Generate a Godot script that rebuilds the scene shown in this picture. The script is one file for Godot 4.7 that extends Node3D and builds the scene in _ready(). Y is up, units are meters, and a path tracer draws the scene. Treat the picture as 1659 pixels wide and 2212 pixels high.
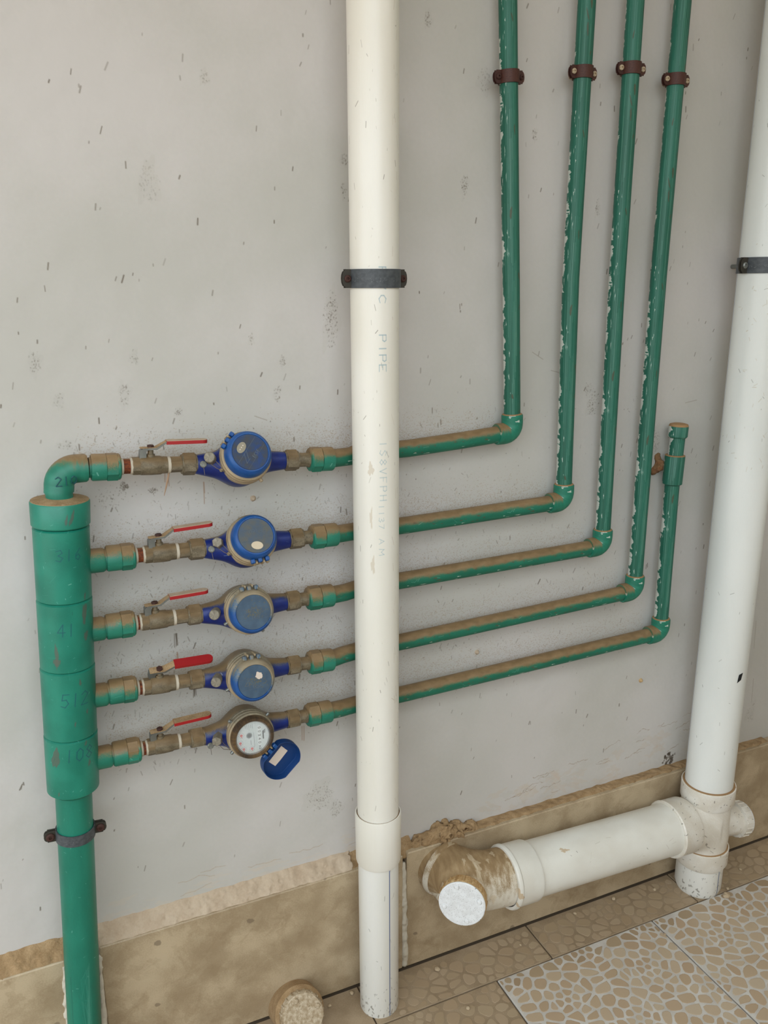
extends Node3D
# A stairwell wall with a green water manifold, five meters and two white drain stacks.
# x runs along the wall, y up, z out of the wall; metres. The plaster face lies at z = WALL.

const WALL := -0.012
const BACK := Vector3(0, 0, -1)

var rng := RandomNumberGenerator.new()
var M := {}
var counts := {}

# ------------------------------------------------------------------ mesh builder
class MB:
	var v := PackedVector3Array()
	var n := PackedVector3Array()
	var t := PackedVector2Array()
	var i := PackedInt32Array()

	func p(at: Vector3, nn: Vector3, uv := Vector2.ZERO) -> int:
		v.append(at)
		n.append(nn)
		t.append(uv)
		return v.size() - 1

	func tri(a: int, b: int, c: int) -> void:
		var g := (v[b] - v[a]).cross(v[c] - v[a])
		if g.length_squared() < 1e-18:
			return
		if g.dot(n[a] + n[b] + n[c]) > 0.0:
			i.append_array([a, c, b])
		else:
			i.append_array([a, b, c])

	func quad(a: int, b: int, c: int, d: int) -> void:
		tri(a, b, c)
		tri(a, c, d)

	func flat_quad(a: Vector3, b: Vector3, c: Vector3, d: Vector3, out: Vector3) -> void:
		var nn := (b - a).cross(c - a)
		if nn.length_squared() < 1e-16:
			nn = (c - a).cross(d - a)
		nn = nn.normalized()
		if nn.dot(out) < 0.0:
			nn = -nn
		quad(p(a, nn, Vector2(a.x, -a.y)), p(b, nn, Vector2(b.x, -b.y)), p(c, nn, Vector2(c.x, -c.y)), p(d, nn, Vector2(d.x, -d.y)))

	func flat_tri(a: Vector3, b: Vector3, c: Vector3, out: Vector3) -> void:
		var nn := (b - a).cross(c - a).normalized()
		if nn.dot(out) < 0.0:
			nn = -nn
		tri(p(a, nn), p(b, nn), p(c, nn))

	# prof: [s, r] pairs along the axis; angle 0 looks to ref, then to axis x ref
	func lathe(o: Vector3, axis: Vector3, ref: Vector3, prof: Array, segs := 40, u0 := 0.0, us := 2.0, facets := false) -> void:
		var a := axis.normalized()
		var r0 := (ref - a * ref.dot(a)).normalized()
		var r1 := a.cross(r0)
		var m := prof.size() - 1
		var sn := []
		for k in m:
			var d := Vector2(prof[k + 1][0] - prof[k][0], prof[k + 1][1] - prof[k][1])
			sn.append(Vector2(-d.y, d.x).normalized())
		for k in m:
			var n0: Vector2 = sn[k]
			var n1: Vector2 = sn[k]
			if k > 0 and sn[k].dot(sn[k - 1]) > 0.8:
				n0 = (sn[k] + sn[k - 1]).normalized()
			if k < m - 1 and sn[k].dot(sn[k + 1]) > 0.8:
				n1 = (sn[k] + sn[k + 1]).normalized()
			var last0 := -1
			var last1 := -1
			for j in segs + 1:
				var w := TAU * j / segs
				var dir := r0 * cos(w) + r1 * sin(w)
				var at0: Vector3 = o + a * prof[k][0] + dir * prof[k][1]
				var at1: Vector3 = o + a * prof[k + 1][0] + dir * prof[k + 1][1]
				var uv0 := Vector2(u0 + prof[k][0] * us, float(j) / segs)
				var uv1 := Vector2(u0 + prof[k + 1][0] * us, float(j) / segs)
				if facets:
					if j < segs:
						var w2 := TAU * (j + 1) / segs
						var dir2 := r0 * cos(w2) + r1 * sin(w2)
						var md := (dir + dir2).normalized()
						var nn := (a * n0.x * 1.0 + md * n0.y).normalized()
						var uv2 := Vector2(uv0.x, float(j + 1) / segs)
						var uv3 := Vector2(uv1.x, float(j + 1) / segs)
						quad(p(at0, nn, uv0), p(at1, nn, uv1), p(o + a * prof[k + 1][0] + dir2 * prof[k + 1][1], nn, uv3), p(o + a * prof[k][0] + dir2 * prof[k][1], nn, uv2))
				else:
					var i0 := p(at0, (a * n0.x + dir * n0.y).normalized(), uv0)
					var i1 := p(at1, (a * n1.x + dir * n1.y).normalized(), uv1)
					if j > 0:
						quad(last0, last1, i1, i0)
					last0 = i0
					last1 = i1

	func tube(pts: Array, radii: Array, ref: Vector3, segs := 32, u0 := 0.0, us := 2.0, caps := true) -> void:
		var nn := ref
		var rows := []
		var length := 0.0
		for k in pts.size():
			var tg: Vector3
			if k == 0:
				tg = pts[1] - pts[0]
			elif k == pts.size() - 1:
				tg = pts[k] - pts[k - 1]
			else:
				tg = (pts[k + 1] - pts[k]).normalized() + (pts[k] - pts[k - 1]).normalized()
			tg = tg.normalized()
			nn = (nn - tg * nn.dot(tg)).normalized()
			var b := tg.cross(nn)
			if k > 0:
				length += pts[k].distance_to(pts[k - 1])
			var row := []
			for j in segs + 1:
				var w := TAU * j / segs
				var dir := nn * cos(w) + b * sin(w)
				row.append(p(pts[k] + dir * radii[k], dir, Vector2(u0 + length * us, float(j) / segs)))
			rows.append(row)
			if caps and (k == 0 or k == pts.size() - 1):
				var out := -tg if k == 0 else tg
				var c := p(pts[k], out, Vector2(u0 + length * us, 0.5))
				var prev := -1
				for j in segs + 1:
					var q := p(v[row[j]], out, t[row[j]])
					if j > 0:
						tri(c, prev, q)
					prev = q
		for k in pts.size() - 1:
			for j in segs:
				quad(rows[k][j], rows[k + 1][j], rows[k + 1][j + 1], rows[k][j + 1])

	func cbox(x: Transform3D, size: Vector3, c: float) -> void:
		var h := size * 0.5
		c = minf(c, minf(h.x, minf(h.y, h.z)) * 0.9)
		var pt := func(s: Vector3, ax: int) -> Vector3:
			var q := Vector3(s.x * (h.x - c), s.y * (h.y - c), s.z * (h.z - c))
			q[ax] = s[ax] * h[ax]
			return x * q
		for ax in 3:
			var b := (ax + 1) % 3
			var d := (ax + 2) % 3
			for sg: float in [-1.0, 1.0]:
				var q := []
				for m: Vector2 in [Vector2(-1, -1), Vector2(1, -1), Vector2(1, 1), Vector2(-1, 1)]:
					var s := Vector3.ZERO
					s[ax] = sg
					s[b] = m.x
					s[d] = m.y
					q.append(pt.call(s, ax))
				var out := Vector3.ZERO
				out[ax] = sg
				flat_quad(q[0], q[1], q[2], q[3], x.basis * out)
			for m: Vector2 in [Vector2(-1, -1), Vector2(1, -1), Vector2(1, 1), Vector2(-1, 1)]:
				var s0 := Vector3.ZERO
				s0[b] = m.x
				s0[d] = m.y
				var s1 := s0
				s0[ax] = -1
				s1[ax] = 1
				var out2 := Vector3.ZERO
				out2[b] = m.x
				out2[d] = m.y
				flat_quad(pt.call(s0, b), pt.call(s1, b), pt.call(s1, d), pt.call(s0, d), x.basis * out2)
		for sx: float in [-1.0, 1.0]:
			for sy: float in [-1.0, 1.0]:
				for sz: float in [-1.0, 1.0]:
					var s := Vector3(sx, sy, sz)
					flat_tri(pt.call(s, 0), pt.call(s, 1), pt.call(s, 2), x.basis * s)

	# polygon in the local xy plane, pulled from z0 to z1
	func extrude(x: Transform3D, poly: PackedVector2Array, z0: float, z1: float) -> void:
		var ids := Geometry2D.triangulate_polygon(poly)
		for s: float in [z0, z1]:
			var nn := x.basis.z.normalized() * (1.0 if s == z1 else -1.0)
			var base := v.size()
			for q in poly:
				p(x * Vector3(q.x, q.y, s), nn, q)
			for k in range(0, ids.size(), 3):
				tri(base + ids[k], base + ids[k + 1], base + ids[k + 2])
		var mid := Vector2.ZERO
		for q in poly:
			mid += q / poly.size()
		var turn := 0.0
		for k in poly.size():
			turn += poly[k].cross(poly[(k + 1) % poly.size()])
		for k in poly.size():
			var a := poly[k]
			var b := poly[(k + 1) % poly.size()]
			var e := b - a
			var out := Vector2(e.y, -e.x) * signf(turn)
			flat_quad(x * Vector3(a.x, a.y, z0), x * Vector3(b.x, b.y, z0), x * Vector3(b.x, b.y, z1), x * Vector3(a.x, a.y, z1), x.basis * Vector3(out.x, out.y, 0))

	# surface nets of a distance field; uvf turns a point into a texture coordinate
	func nets(f: Callable, lo: Vector3, hi: Vector3, cell: float, uvf: Callable) -> void:
		var nx := int((hi.x - lo.x) / cell) + 1
		var ny := int((hi.y - lo.y) / cell) + 1
		var nz := int((hi.z - lo.z) / cell) + 1
		var d := PackedFloat32Array()
		d.resize(nx * ny * nz)
		for k in nz:
			for j in ny:
				for i0 in nx:
					d[(k * ny + j) * nx + i0] = f.call(lo + Vector3(i0, j, k) * cell)
		var id := PackedInt32Array()
		id.resize(nx * ny * nz)
		id.fill(-1)
		var e := cell * 0.3
		for k in nz - 1:
			for j in ny - 1:
				for i0 in nx - 1:
					var sum := Vector3.ZERO
					var cnt := 0
					for q in 12:
						var ax := q / 4
						var o1 := q % 2
						var o2 := (q / 2) % 2
						var c0 := Vector3i.ZERO
						c0[(ax + 1) % 3] = o1
						c0[(ax + 2) % 3] = o2
						var c1 := c0
						c1[ax] = 1
						var d0 := d[((k + c0.z) * ny + j + c0.y) * nx + i0 + c0.x]
						var d1 := d[((k + c1.z) * ny + j + c1.y) * nx + i0 + c1.x]
						if (d0 < 0.0) != (d1 < 0.0):
							sum += Vector3(c0).lerp(Vector3(c1), d0 / (d0 - d1))
							cnt += 1
					if cnt > 0:
						var at := lo + (Vector3(i0, j, k) + sum / cnt) * cell
						var g := Vector3(f.call(at + Vector3(e, 0, 0)) - f.call(at - Vector3(e, 0, 0)), f.call(at + Vector3(0, e, 0)) - f.call(at - Vector3(0, e, 0)), f.call(at + Vector3(0, 0, e)) - f.call(at - Vector3(0, 0, e)))
						id[(k * ny + j) * nx + i0] = p(at, g.normalized(), uvf.call(at))
		for k in range(1, nz - 1):
			for j in range(1, ny - 1):
				for i0 in range(1, nx - 1):
					var here := d[(k * ny + j) * nx + i0] < 0.0
					for ax in 3:
						var st := Vector3i.ZERO
						st[ax] = 1
						if (d[((k + st.z) * ny + j + st.y) * nx + i0 + st.x] < 0.0) == here:
							continue
						var b := Vector3i.ZERO
						var c := Vector3i.ZERO
						b[(ax + 1) % 3] = 1
						c[(ax + 2) % 3] = 1
						var q := [id[(k * ny + j) * nx + i0], id[((k - b.z) * ny + j - b.y) * nx + i0 - b.x], id[((k - b.z - c.z) * ny + j - b.y - c.y) * nx + i0 - b.x - c.x], id[((k - c.z) * ny + j - c.y) * nx + i0 - c.x]]
						if q.min() < 0:
							continue
						# keep the texture seam whole: a wrapped corner gets a copy of its vertex
						var top := -1.0
						for w in q:
							top = maxf(top, t[w].y)
						for w in 4:
							if top - t[q[w]].y > 0.5:
								q[w] = p(v[q[w]], n[q[w]], t[q[w]] + Vector2(0, 1))
						quad(q[0], q[1], q[2], q[3])

	func mesh() -> ArrayMesh:
		var arr := []
		arr.resize(Mesh.ARRAY_MAX)
		arr[Mesh.ARRAY_VERTEX] = v
		arr[Mesh.ARRAY_NORMAL] = n
		arr[Mesh.ARRAY_TEX_UV] = t
		arr[Mesh.ARRAY_INDEX] = i
		var m := ArrayMesh.new()
		m.add_surface_from_arrays(Mesh.PRIMITIVE_TRIANGLES, arr)
		return m

# ------------------------------------------------------------------ painted textures
class Paint:
	var w: int
	var h: int
	var b := PackedByteArray()
	var r := RandomNumberGenerator.new()

	func _init(ww: int, hh: int, seed_value: int) -> void:
		w = ww
		h = hh
		b.resize(w * h * 3)
		r.seed = seed_value

	# two colours mixed by coarse and fine noise; stretch squeezes the noise along x
	func ground(c0: Color, c1: Color, freq: float, fine := 0.35, stretch := 1.0, seed_value := 1) -> void:
		var n1 := FastNoiseLite.new()
		n1.seed = seed_value
		n1.frequency = freq
		n1.fractal_octaves = 4
		var i1 := n1.get_seamless_image(maxi(8, int(w / stretch)), h)
		i1.resize(w, h, Image.INTERPOLATE_BILINEAR)
		i1.convert(Image.FORMAT_L8)
		var n2 := FastNoiseLite.new()
		n2.seed = seed_value + 7
		n2.frequency = 0.2
		var i2 := n2.get_seamless_image(maxi(8, int(w / stretch)), h)
		i2.resize(w, h, Image.INTERPOLATE_BILINEAR)
		i2.convert(Image.FORMAT_L8)
		var d1 := i1.get_data()
		var d2 := i2.get_data()
		var ramp := PackedByteArray()
		ramp.resize(768)
		for k in 256:
			var c := c0.lerp(c1, smoothstep(0.15, 0.85, k / 255.0))
			ramp[k * 3] = c.r8
			ramp[k * 3 + 1] = c.g8
			ramp[k * 3 + 2] = c.b8
		var f := int(fine * 256)
		for k in w * h:
			var q: int = (d1[k] * (256 - f) + d2[k] * f) >> 8
			b[k * 3] = ramp[q * 3]
			b[k * 3 + 1] = ramp[q * 3 + 1]
			b[k * 3 + 2] = ramp[q * 3 + 2]

	func dot(x: int, y: int, c: Color, a: float) -> void:
		x = posmod(x, w)
		y = posmod(y, h)
		var k := (y * w + x) * 3
		b[k] = int(lerpf(b[k], c.r * 255.0, a))
		b[k + 1] = int(lerpf(b[k + 1], c.g * 255.0, a))
		b[k + 2] = int(lerpf(b[k + 2], c.b * 255.0, a))

	func blob(cx: float, cy: float, rx: float, ry: float, ang: float, c: Color, a: float, ragged := 0.3) -> void:
		var m := maxf(rx, ry) * 1.3 + 1.0
		var ph := r.randf() * TAU
		var ca := cos(ang)
		var sa := sin(ang)
		for y in range(int(cy - m), int(cy + m) + 1):
			for x in range(int(cx - m), int(cx + m) + 1):
				var dx := x - cx
				var dy := y - cy
				var q := Vector2((dx * ca + dy * sa) / rx, (-dx * sa + dy * ca) / ry)
				var w0 := q.angle()
				var e := q.length() + ragged * 0.35 * (sin(w0 * 3.0 + ph) + 0.6 * sin(w0 * 7.0 + ph * 2.3))
				if e < 1.0:
					dot(x, y, c, a * clampf((1.0 - e) * minf(rx, ry), 0.0, 1.0))

	func line(x0: float, y0: float, x1: float, y1: float, wd: float, c: Color, a: float) -> void:
		var p0 := Vector2(x0, y0)
		var d := Vector2(x1, y1) - p0
		var l2 := maxf(d.length_squared(), 1e-6)
		for y in range(int(minf(y0, y1) - wd) - 1, int(maxf(y0, y1) + wd) + 2):
			for x in range(int(minf(x0, x1) - wd) - 1, int(maxf(x0, x1) + wd) + 2):
				var q := Vector2(x, y) - p0
				var f := clampf(q.dot(d) / l2, 0.0, 1.0)
				var e := (q - d * f).length()
				if e < wd * 0.5 + 0.5:
					dot(x, y, c, a * clampf(wd * 0.5 + 0.5 - e, 0.0, 1.0))

	# short strokes, mostly along one direction
	func ticks(count: int, len0: float, len1: float, wd: float, ang: float, spread: float, c: Color, a: float, box := Rect2(0, 0, 1, 1)) -> void:
		for k in count:
			var x := (box.position.x + r.randf() * box.size.x) * w
			var y := (box.position.y + r.randf() * box.size.y) * h
			var l := r.randf_range(len0, len1)
			var g := ang + r.randfn(0.0, spread)
			line(x, y, x + cos(g) * l, y + sin(g) * l, r.randf_range(0.5, 1.0) * wd, c, a * r.randf_range(0.5, 1.0))

	func spray(cx: float, cy: float, rx: float, ry: float, count: int, size: float, c: Color, a: float) -> void:
		for k in count:
			var g := r.randf() * TAU
			var q := sqrt(r.randf()) * (0.6 + 0.4 * r.randf())
			var s := size * r.randf_range(0.4, 1.2)
			blob(cx + cos(g) * q * rx, cy + sin(g) * q * ry, s, s * r.randf_range(0.8, 1.9), r.randfn(0, 0.3), c, a * r.randf_range(0.4, 1.0), 0.5)

	# settled brown dust: a band round the pipe from v0 to v1, its edge broken up by grain
	func dust(c0: Color, c1: Color, v0: float, v1: float, edge: float, strength := 1.0, seed_value := 3, ua := -1.0, ub := -1.0) -> void:
		var n1 := FastNoiseLite.new()
		n1.seed = seed_value
		n1.frequency = 0.02
		n1.fractal_octaves = 3
		var i1 := n1.get_seamless_image(w, h)
		i1.convert(Image.FORMAT_L8)
		var d1 := i1.get_data()
		var mid := (v0 + v1) * 0.5
		var half := (v1 - v0) * 0.5
		for y in h:
			var d := absf(fposmod(float(y) / h - mid + 0.5, 1.0) - 0.5) - half
			if d > edge * 2.2:
				continue
			for x in w:
				var k := y * w + x
				var g := d1[k] / 255.0 - 0.5
				var dd := d
				if ua != ub:
					dd += (half + edge) * (1.0 - clampf((float(x) / w - ua) / (ub - ua), 0.0, 1.0))
				var a := smoothstep(edge, -edge, dd + g * edge * 1.6 + (r.randf() - 0.5) * edge * 1.3) * strength
				if a > 0.0:
					var c := c0.lerp(c1, clampf(0.5 + g * 1.2 + (r.randf() - 0.5) * 0.35, 0.0, 1.0))
					k *= 3
					b[k] = int(lerpf(b[k], c.r * 255.0, a))
					b[k + 1] = int(lerpf(b[k + 1], c.g * 255.0, a))
					b[k + 2] = int(lerpf(b[k + 2], c.b * 255.0, a))

	const GLYPH := {
		"0": [[0.3, 1, 0.05, 0.75, 0.05, 0.25, 0.3, 0, 0.55, 0.25, 0.55, 0.75, 0.3, 1]], "1": [[0.3, 1, 0.3, 0]], "2": [[0, 0.8, 0.3, 1, 0.6, 0.75, 0, 0, 0.65, 0]],
		"3": [[0, 0.9, 0.4, 1, 0.55, 0.75, 0.2, 0.52, 0.6, 0.3, 0.4, 0, 0, 0.1]], "4": [[0.45, 0, 0.45, 1, 0, 0.35, 0.65, 0.35]], "5": [[0.6, 1, 0.1, 1, 0.05, 0.55, 0.4, 0.6, 0.6, 0.3, 0.35, 0, 0, 0.1]],
		"6": [[0.5, 1, 0.1, 0.5, 0.1, 0.15, 0.35, 0, 0.55, 0.25, 0.35, 0.5, 0.1, 0.35]], "7": [[0, 1, 0.6, 1, 0.2, 0]], "8": [[0.3, 0.5, 0.05, 0.75, 0.3, 1, 0.55, 0.75, 0.3, 0.5, 0.02, 0.25, 0.3, 0, 0.58, 0.25, 0.3, 0.5]],
		"A": [[0, 0, 0.3, 1, 0.6, 0], [0.12, 0.35, 0.48, 0.35]], "M": [[0, 0, 0.05, 1, 0.35, 0.4, 0.65, 1, 0.7, 0]], "P": [[0, 0, 0, 1, 0.45, 1, 0.55, 0.75, 0.45, 0.5, 0, 0.5]],
		"V": [[0, 1, 0.3, 0, 0.6, 1]], "C": [[0.6, 0.85, 0.3, 1, 0.05, 0.7, 0.05, 0.3, 0.3, 0, 0.6, 0.15]], "I": [[0.3, 0, 0.3, 1]], "E": [[0.55, 1, 0, 1, 0, 0, 0.55, 0], [0, 0.5, 0.4, 0.5]],
		"S": [[0.55, 0.85, 0.3, 1, 0.05, 0.75, 0.55, 0.3, 0.3, 0, 0, 0.15]], "F": [[0.55, 1, 0, 1, 0, 0], [0, 0.5, 0.4, 0.5]], "H": [[0, 0, 0, 1], [0.55, 0, 0.55, 1], [0, 0.5, 0.55, 0.5]], "m": [[0, 0, 0, 0.6, 0.3, 0.6, 0.3, 0], [0.3, 0.6, 0.6, 0.6, 0.6, 0]],
		"O": [[0.3, 1, 0.05, 0.75, 0.05, 0.25, 0.3, 0, 0.55, 0.25, 0.55, 0.75, 0.3, 1]], "K": [[0, 0, 0, 1], [0.55, 1, 0, 0.45, 0.55, 0]], "D": [[0, 0, 0, 1, 0.4, 0.9, 0.55, 0.5, 0.4, 0.1, 0, 0]]}

	# right and up are the pixel steps of one glyph height to the glyph's right and top
	func write(text: String, at: Vector2, right: Vector2, up: Vector2, wd: float, c: Color, a: float, gap := 0.85) -> void:
		var x := 0.0
		for ch in text:
			if GLYPH.has(ch):
				for s: Array in GLYPH[ch]:
					for k in range(0, s.size() - 2, 2):
						var p0: Vector2 = at + right * (x + s[k]) + up * s[k + 1]
						var p1: Vector2 = at + right * (x + s[k + 2]) + up * s[k + 3]
						line(p0.x, p0.y, p1.x, p1.y, wd, c, a)
			x += gap

	func image() -> Image:
		return Image.create_from_data(w, h, false, Image.FORMAT_RGB8, b)

	func texture() -> ImageTexture:
		return ImageTexture.create_from_image(image())

# ------------------------------------------------------------------ naming helpers
func numbered(called: String) -> String:
	counts[called] = counts.get(called, -1) + 1
	return called if counts[called] == 0 else "%s_%03d" % [called, counts[called]]

func thing(called: String, label: String, category: String, at := Vector3.ZERO, group := "") -> Node3D:
	var o := Node3D.new()
	o.name = numbered(called)
	add_child(o)
	o.position = at
	o.set_meta("label", label)
	o.set_meta("category", category)
	if group:
		o.set_meta("group", group)
	return o

func part(called: String, mb: MB, m: Material, parent: Node, label := "") -> MeshInstance3D:
	var o := MeshInstance3D.new()
	o.name = called
	o.mesh = mb.mesh()
	o.material_override = m
	parent.add_child(o, true)
	if label:
		o.set_meta("label", label)
	return o

func struct(called: String, mb: MB, m: Material) -> MeshInstance3D:
	var o := part(called, mb, m, self)
	o.set_meta("kind", "structure")
	return o

func mat(called: String, c: Color, rough: float, tex: Texture2D = null, metal := 0.0) -> StandardMaterial3D:
	var m := StandardMaterial3D.new()
	m.resource_name = called
	m.albedo_color = c
	m.roughness = rough
	m.metallic = metal
	if tex:
		m.albedo_texture = tex
	M[called] = m
	return m

func bump(m: StandardMaterial3D, freq: float, cm: float, scale: Vector3, octaves := 4, seed_value := 5) -> void:
	var n := FastNoiseLite.new()
	n.seed = seed_value
	n.frequency = freq
	n.fractal_octaves = octaves
	var im := n.get_seamless_image(512, 512)
	m.heightmap_enabled = true
	m.heightmap_texture = ImageTexture.create_from_image(im)
	m.heightmap_scale = cm
	if m.albedo_texture == null:
		m.uv1_triplanar = true
		m.uv1_world_triplanar = true
		m.uv1_scale = scale

static func hash_noise(n: FastNoiseLite, p: Vector3) -> float:
	return n.get_noise_3dv(p)

# distance to a tapered capsule
static func cap(p: Vector3, a: Vector3, b: Vector3, ra: float, rb: float) -> float:
	var d := b - a
	var f := clampf((p - a).dot(d) / d.length_squared(), 0.0, 1.0)
	return (p - a - d * f).length() - lerpf(ra, rb, f)

# distance to a tapered flat-ended cylinder
static func cyl(p: Vector3, a: Vector3, b: Vector3, ra: float, rb: float) -> float:
	var d := b - a
	var l := d.length()
	d /= l
	var s := (p - a).dot(d)
	var q := (p - a - d * s).length() - lerpf(ra, rb, clampf(s / l, 0.0, 1.0))
	var e := absf(s - l * 0.5) - l * 0.5
	return minf(maxf(q, e), 0.0) + Vector2(maxf(q, 0.0), maxf(e, 0.0)).length()

static func smin(a: float, b: float, k: float) -> float:
	var h := maxf(k - absf(a - b), 0.0) / k
	return minf(a, b) - h * h * k * 0.25

# ------------------------------------------------------------------ scene
func _ready() -> void:
	rng.seed = 11
	camera_and_light()
	materials()
	room()
	baseboard()
	floor_tiles()
	center_drain()
	right_drain()
	manifold()
	for k in 5:
		meter_row(k)
		water_pipe(k)
	clamps()
	small_things()

func camera_and_light() -> void:
	var cam := Camera3D.new()
	cam.name = "camera"
	cam.position = Vector3(0, 1.36, 1.282)
	cam.rotation_degrees = Vector3(-15.2444, -24.04, -0.231)
	cam.fov = rad_to_deg(2.0 * atan(1106.0 / 1790.38))
	cam.near = 0.02
	add_child(cam)
	cam.current = true
	var sky := ProceduralSkyMaterial.new()
	sky.sky_top_color = Color(0.94, 0.98, 1.0)
	sky.sky_horizon_color = Color(0.83, 0.88, 0.92)
	sky.sky_curve = 0.3
	sky.ground_horizon_color = Color(0.70, 0.66, 0.60)
	sky.ground_bottom_color = Color(0.70, 0.66, 0.60)
	sky.sun_angle_max = 0.0
	sky.energy_multiplier = 1.0
	var e := Environment.new()
	e.background_mode = Environment.BG_SKY
	e.sky = Sky.new()
	e.sky.sky_material = sky
	e.tonemap_mode = Environment.TONE_MAPPER_LINEAR
	e.tonemap_exposure = 3.4
	e.sdfgi_enabled = true
	e.ssao_enabled = true
	e.ssil_enabled = true
	var we := WorldEnvironment.new()
	we.name = "environment"
	we.environment = e
	add_child(we)

func materials() -> void:
	# dusty green water pipe, horizontal: v = 0 back, 0.25 up, 0.5 front, 0.75 down
	var dust_a := Color8(122, 98, 66)
	var dust_b := Color8(144, 118, 84)
	var p := Paint.new(1024, 256, 21)
	p.ground(Color8(14, 98, 76), Color8(28, 116, 92), 0.01, 0.3, 2.0, 4)
	p.ticks(60, 4, 22, 1.5, 0.0, 0.5, Color8(200, 205, 195), 0.7)
	p.dust(dust_a, dust_b, -0.08, 0.44, 0.035, 1.0, 5)
	for k in 26:
		p.blob(p.r.randf() * 1024, p.r.randf_range(110, 150), p.r.randf_range(3, 9), p.r.randf_range(2, 5), 0.2, Color8(92, 78, 58), 0.75, 0.6)
	for k in 14:
		p.blob(p.r.randf() * 1024, p.r.randf_range(135, 160), p.r.randf_range(2, 16), p.r.randf_range(1.5, 3.5), 0.0, Color8(214, 214, 206), 0.9, 0.8)
	mat("green_dusty", Color.WHITE, 0.55, p.texture())
	# the same plastic on upright runs: white wall paint along the left edge, streaks, brown spots
	p = Paint.new(2048, 256, 22)
	p.ground(Color8(20, 88, 70), Color8(34, 104, 86), 0.012, 0.3, 8.0, 9)
	for k in 130:
		var x := p.r.randf() * 2048
		var y := p.r.randf_range(75, 140)
		p.line(x, y, x + p.r.randf_range(60, 380), y + p.r.randfn(0, 1.2), p.r.randf_range(1.0, 3.4), Color8(112, 150, 134), p.r.randf_range(0.12, 0.45))
	var edge := FastNoiseLite.new()
	edge.seed = 3
	edge.frequency = 0.012
	edge.fractal_octaves = 4
	for x in 2048:
		var reach := 62.0 + 26.0 * edge.get_noise_1d(x) + 10.0 * edge.get_noise_1d(x * 6.0 + 500.0)
		if edge.get_noise_1d(x * 1.7 + 3000.0) < -0.2:
			reach -= 22.0
		if x > 1150:
			reach -= 16.0
		for y in range(8, int(reach)):
			p.dot(x, y, Color8(206, 204, 196), 0.92)
	for k in 46:
		p.blob(p.r.randf() * 1300, p.r.randf_range(62, 100), p.r.randf_range(3, 14), p.r.randf_range(1.0, 2.2), 0.0, Color8(216, 216, 208), 0.9, 0.8)
	for k in 22:
		p.blob(p.r.randf() * 2048, p.r.randf_range(80, 165), p.r.randf_range(7, 22), p.r.randf_range(3, 7), p.r.randfn(0, 0.2), Color8(70, 72, 52), 0.85, 0.25)
	mat("green_upright", Color.WHITE, 0.5, p.texture())
	# clean green for fittings
	p = Paint.new(512, 256, 23)
	p.ground(Color8(20, 108, 88), Color8(34, 124, 102), 0.012, 0.3, 1.0, 2)
	p.ticks(50, 3, 12, 1.4, 0.3, 0.9, Color8(190, 214, 204), 0.6)
	p.dust(dust_a, dust_b, -0.1, 0.425, 0.05, 1.0, 8)
	mat("green_fitting", Color.WHITE, 0.5, p.texture())
	# manifold column: u runs up the axis over 0.5 m, v = 0.5 front
	p = Paint.new(1024, 512, 24)
	p.ground(Color8(18, 110, 91), Color8(32, 128, 107), 0.006, 0.2, 1.0, 6)
	var ink := Color8(20, 84, 92)
	# heights above 0.59 m, in texels of 0.5 m / 1024; 0.25 m round = 512
	p.write("316", Vector2((0.988 - 0.59) * 2048, 232), Vector2(0, 32), Vector2(34, 2), 2.6, ink, 0.8)
	p.write("41", Vector2((0.875 - 0.59) * 2048, 226), Vector2(0, 34), Vector2(38, 2), 3.0, ink, 0.8)
	p.write("512", Vector2((0.764 - 0.59) * 2048, 226), Vector2(0, 36), Vector2(42, 4), 3.0, ink, 0.8)
	p.write("108", Vector2((0.674 - 0.59) * 2048, 230), Vector2(0, 38), Vector2(42, 4), 3.0, ink, 0.85)
	for q: Array in [[0.62, 0.93, 14, 4], [0.61, 0.905, 34, 9], [0.615, 0.87, 16, 8], [0.43, 0.845, 40, 6], [0.43, 0.835, 12, 12], [0.56, 0.80, 12, 4], [0.39, 0.68, 34, 14], [0.58, 0.70, 10, 4], [0.6, 0.665, 12, 5], [0.52, 0.735, 10, 3], [0.6, 0.75, 9, 4], [0.55, 1.05, 26, 5], [0.52, 1.047, 18, 4], [0.40, 0.62, 9, 3]]:
		p.blob((q[1] - 0.59) * 2048, q[0] * 512, q[2], q[3], p.r.randfn(0.15, 0.15), Color8(88, 92, 82), 0.8, 0.4)
	p.ticks(150, 2, 9, 1.4, 0.2, 0.8, Color8(206, 222, 214), 0.7)
	p.ticks(36, 12, 46, 1.0, 0.5, 0.7, Color8(120, 180, 162), 0.45)
	p.ticks(30, 6, 22, 2.0, 0.2, 0.3, Color8(30, 90, 76), 0.6)
	mat("manifold_green", Color.WHITE, 0.38, p.texture())
	# riser below the manifold: faint drag marks and white paint low down
	p = Paint.new(1024, 256, 25)
	p.ground(Color8(18, 108, 89), Color8(30, 124, 103), 0.008, 0.2, 3.0, 6)
	p.ticks(90, 2, 9, 1.3, 0.0, 0.9, Color8(206, 222, 214), 0.7)
	for k in 60:
		p.line(60 + p.r.randf() * 430, 118 + p.r.randf() * 30, 90 + p.r.randf() * 430, 132 + p.r.randf() * 14, 1.4, Color8(80, 150, 132), 0.25)
	p.line(80, 98, 460, 96, 2.0, Color8(16, 92, 78), 0.6)
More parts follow.
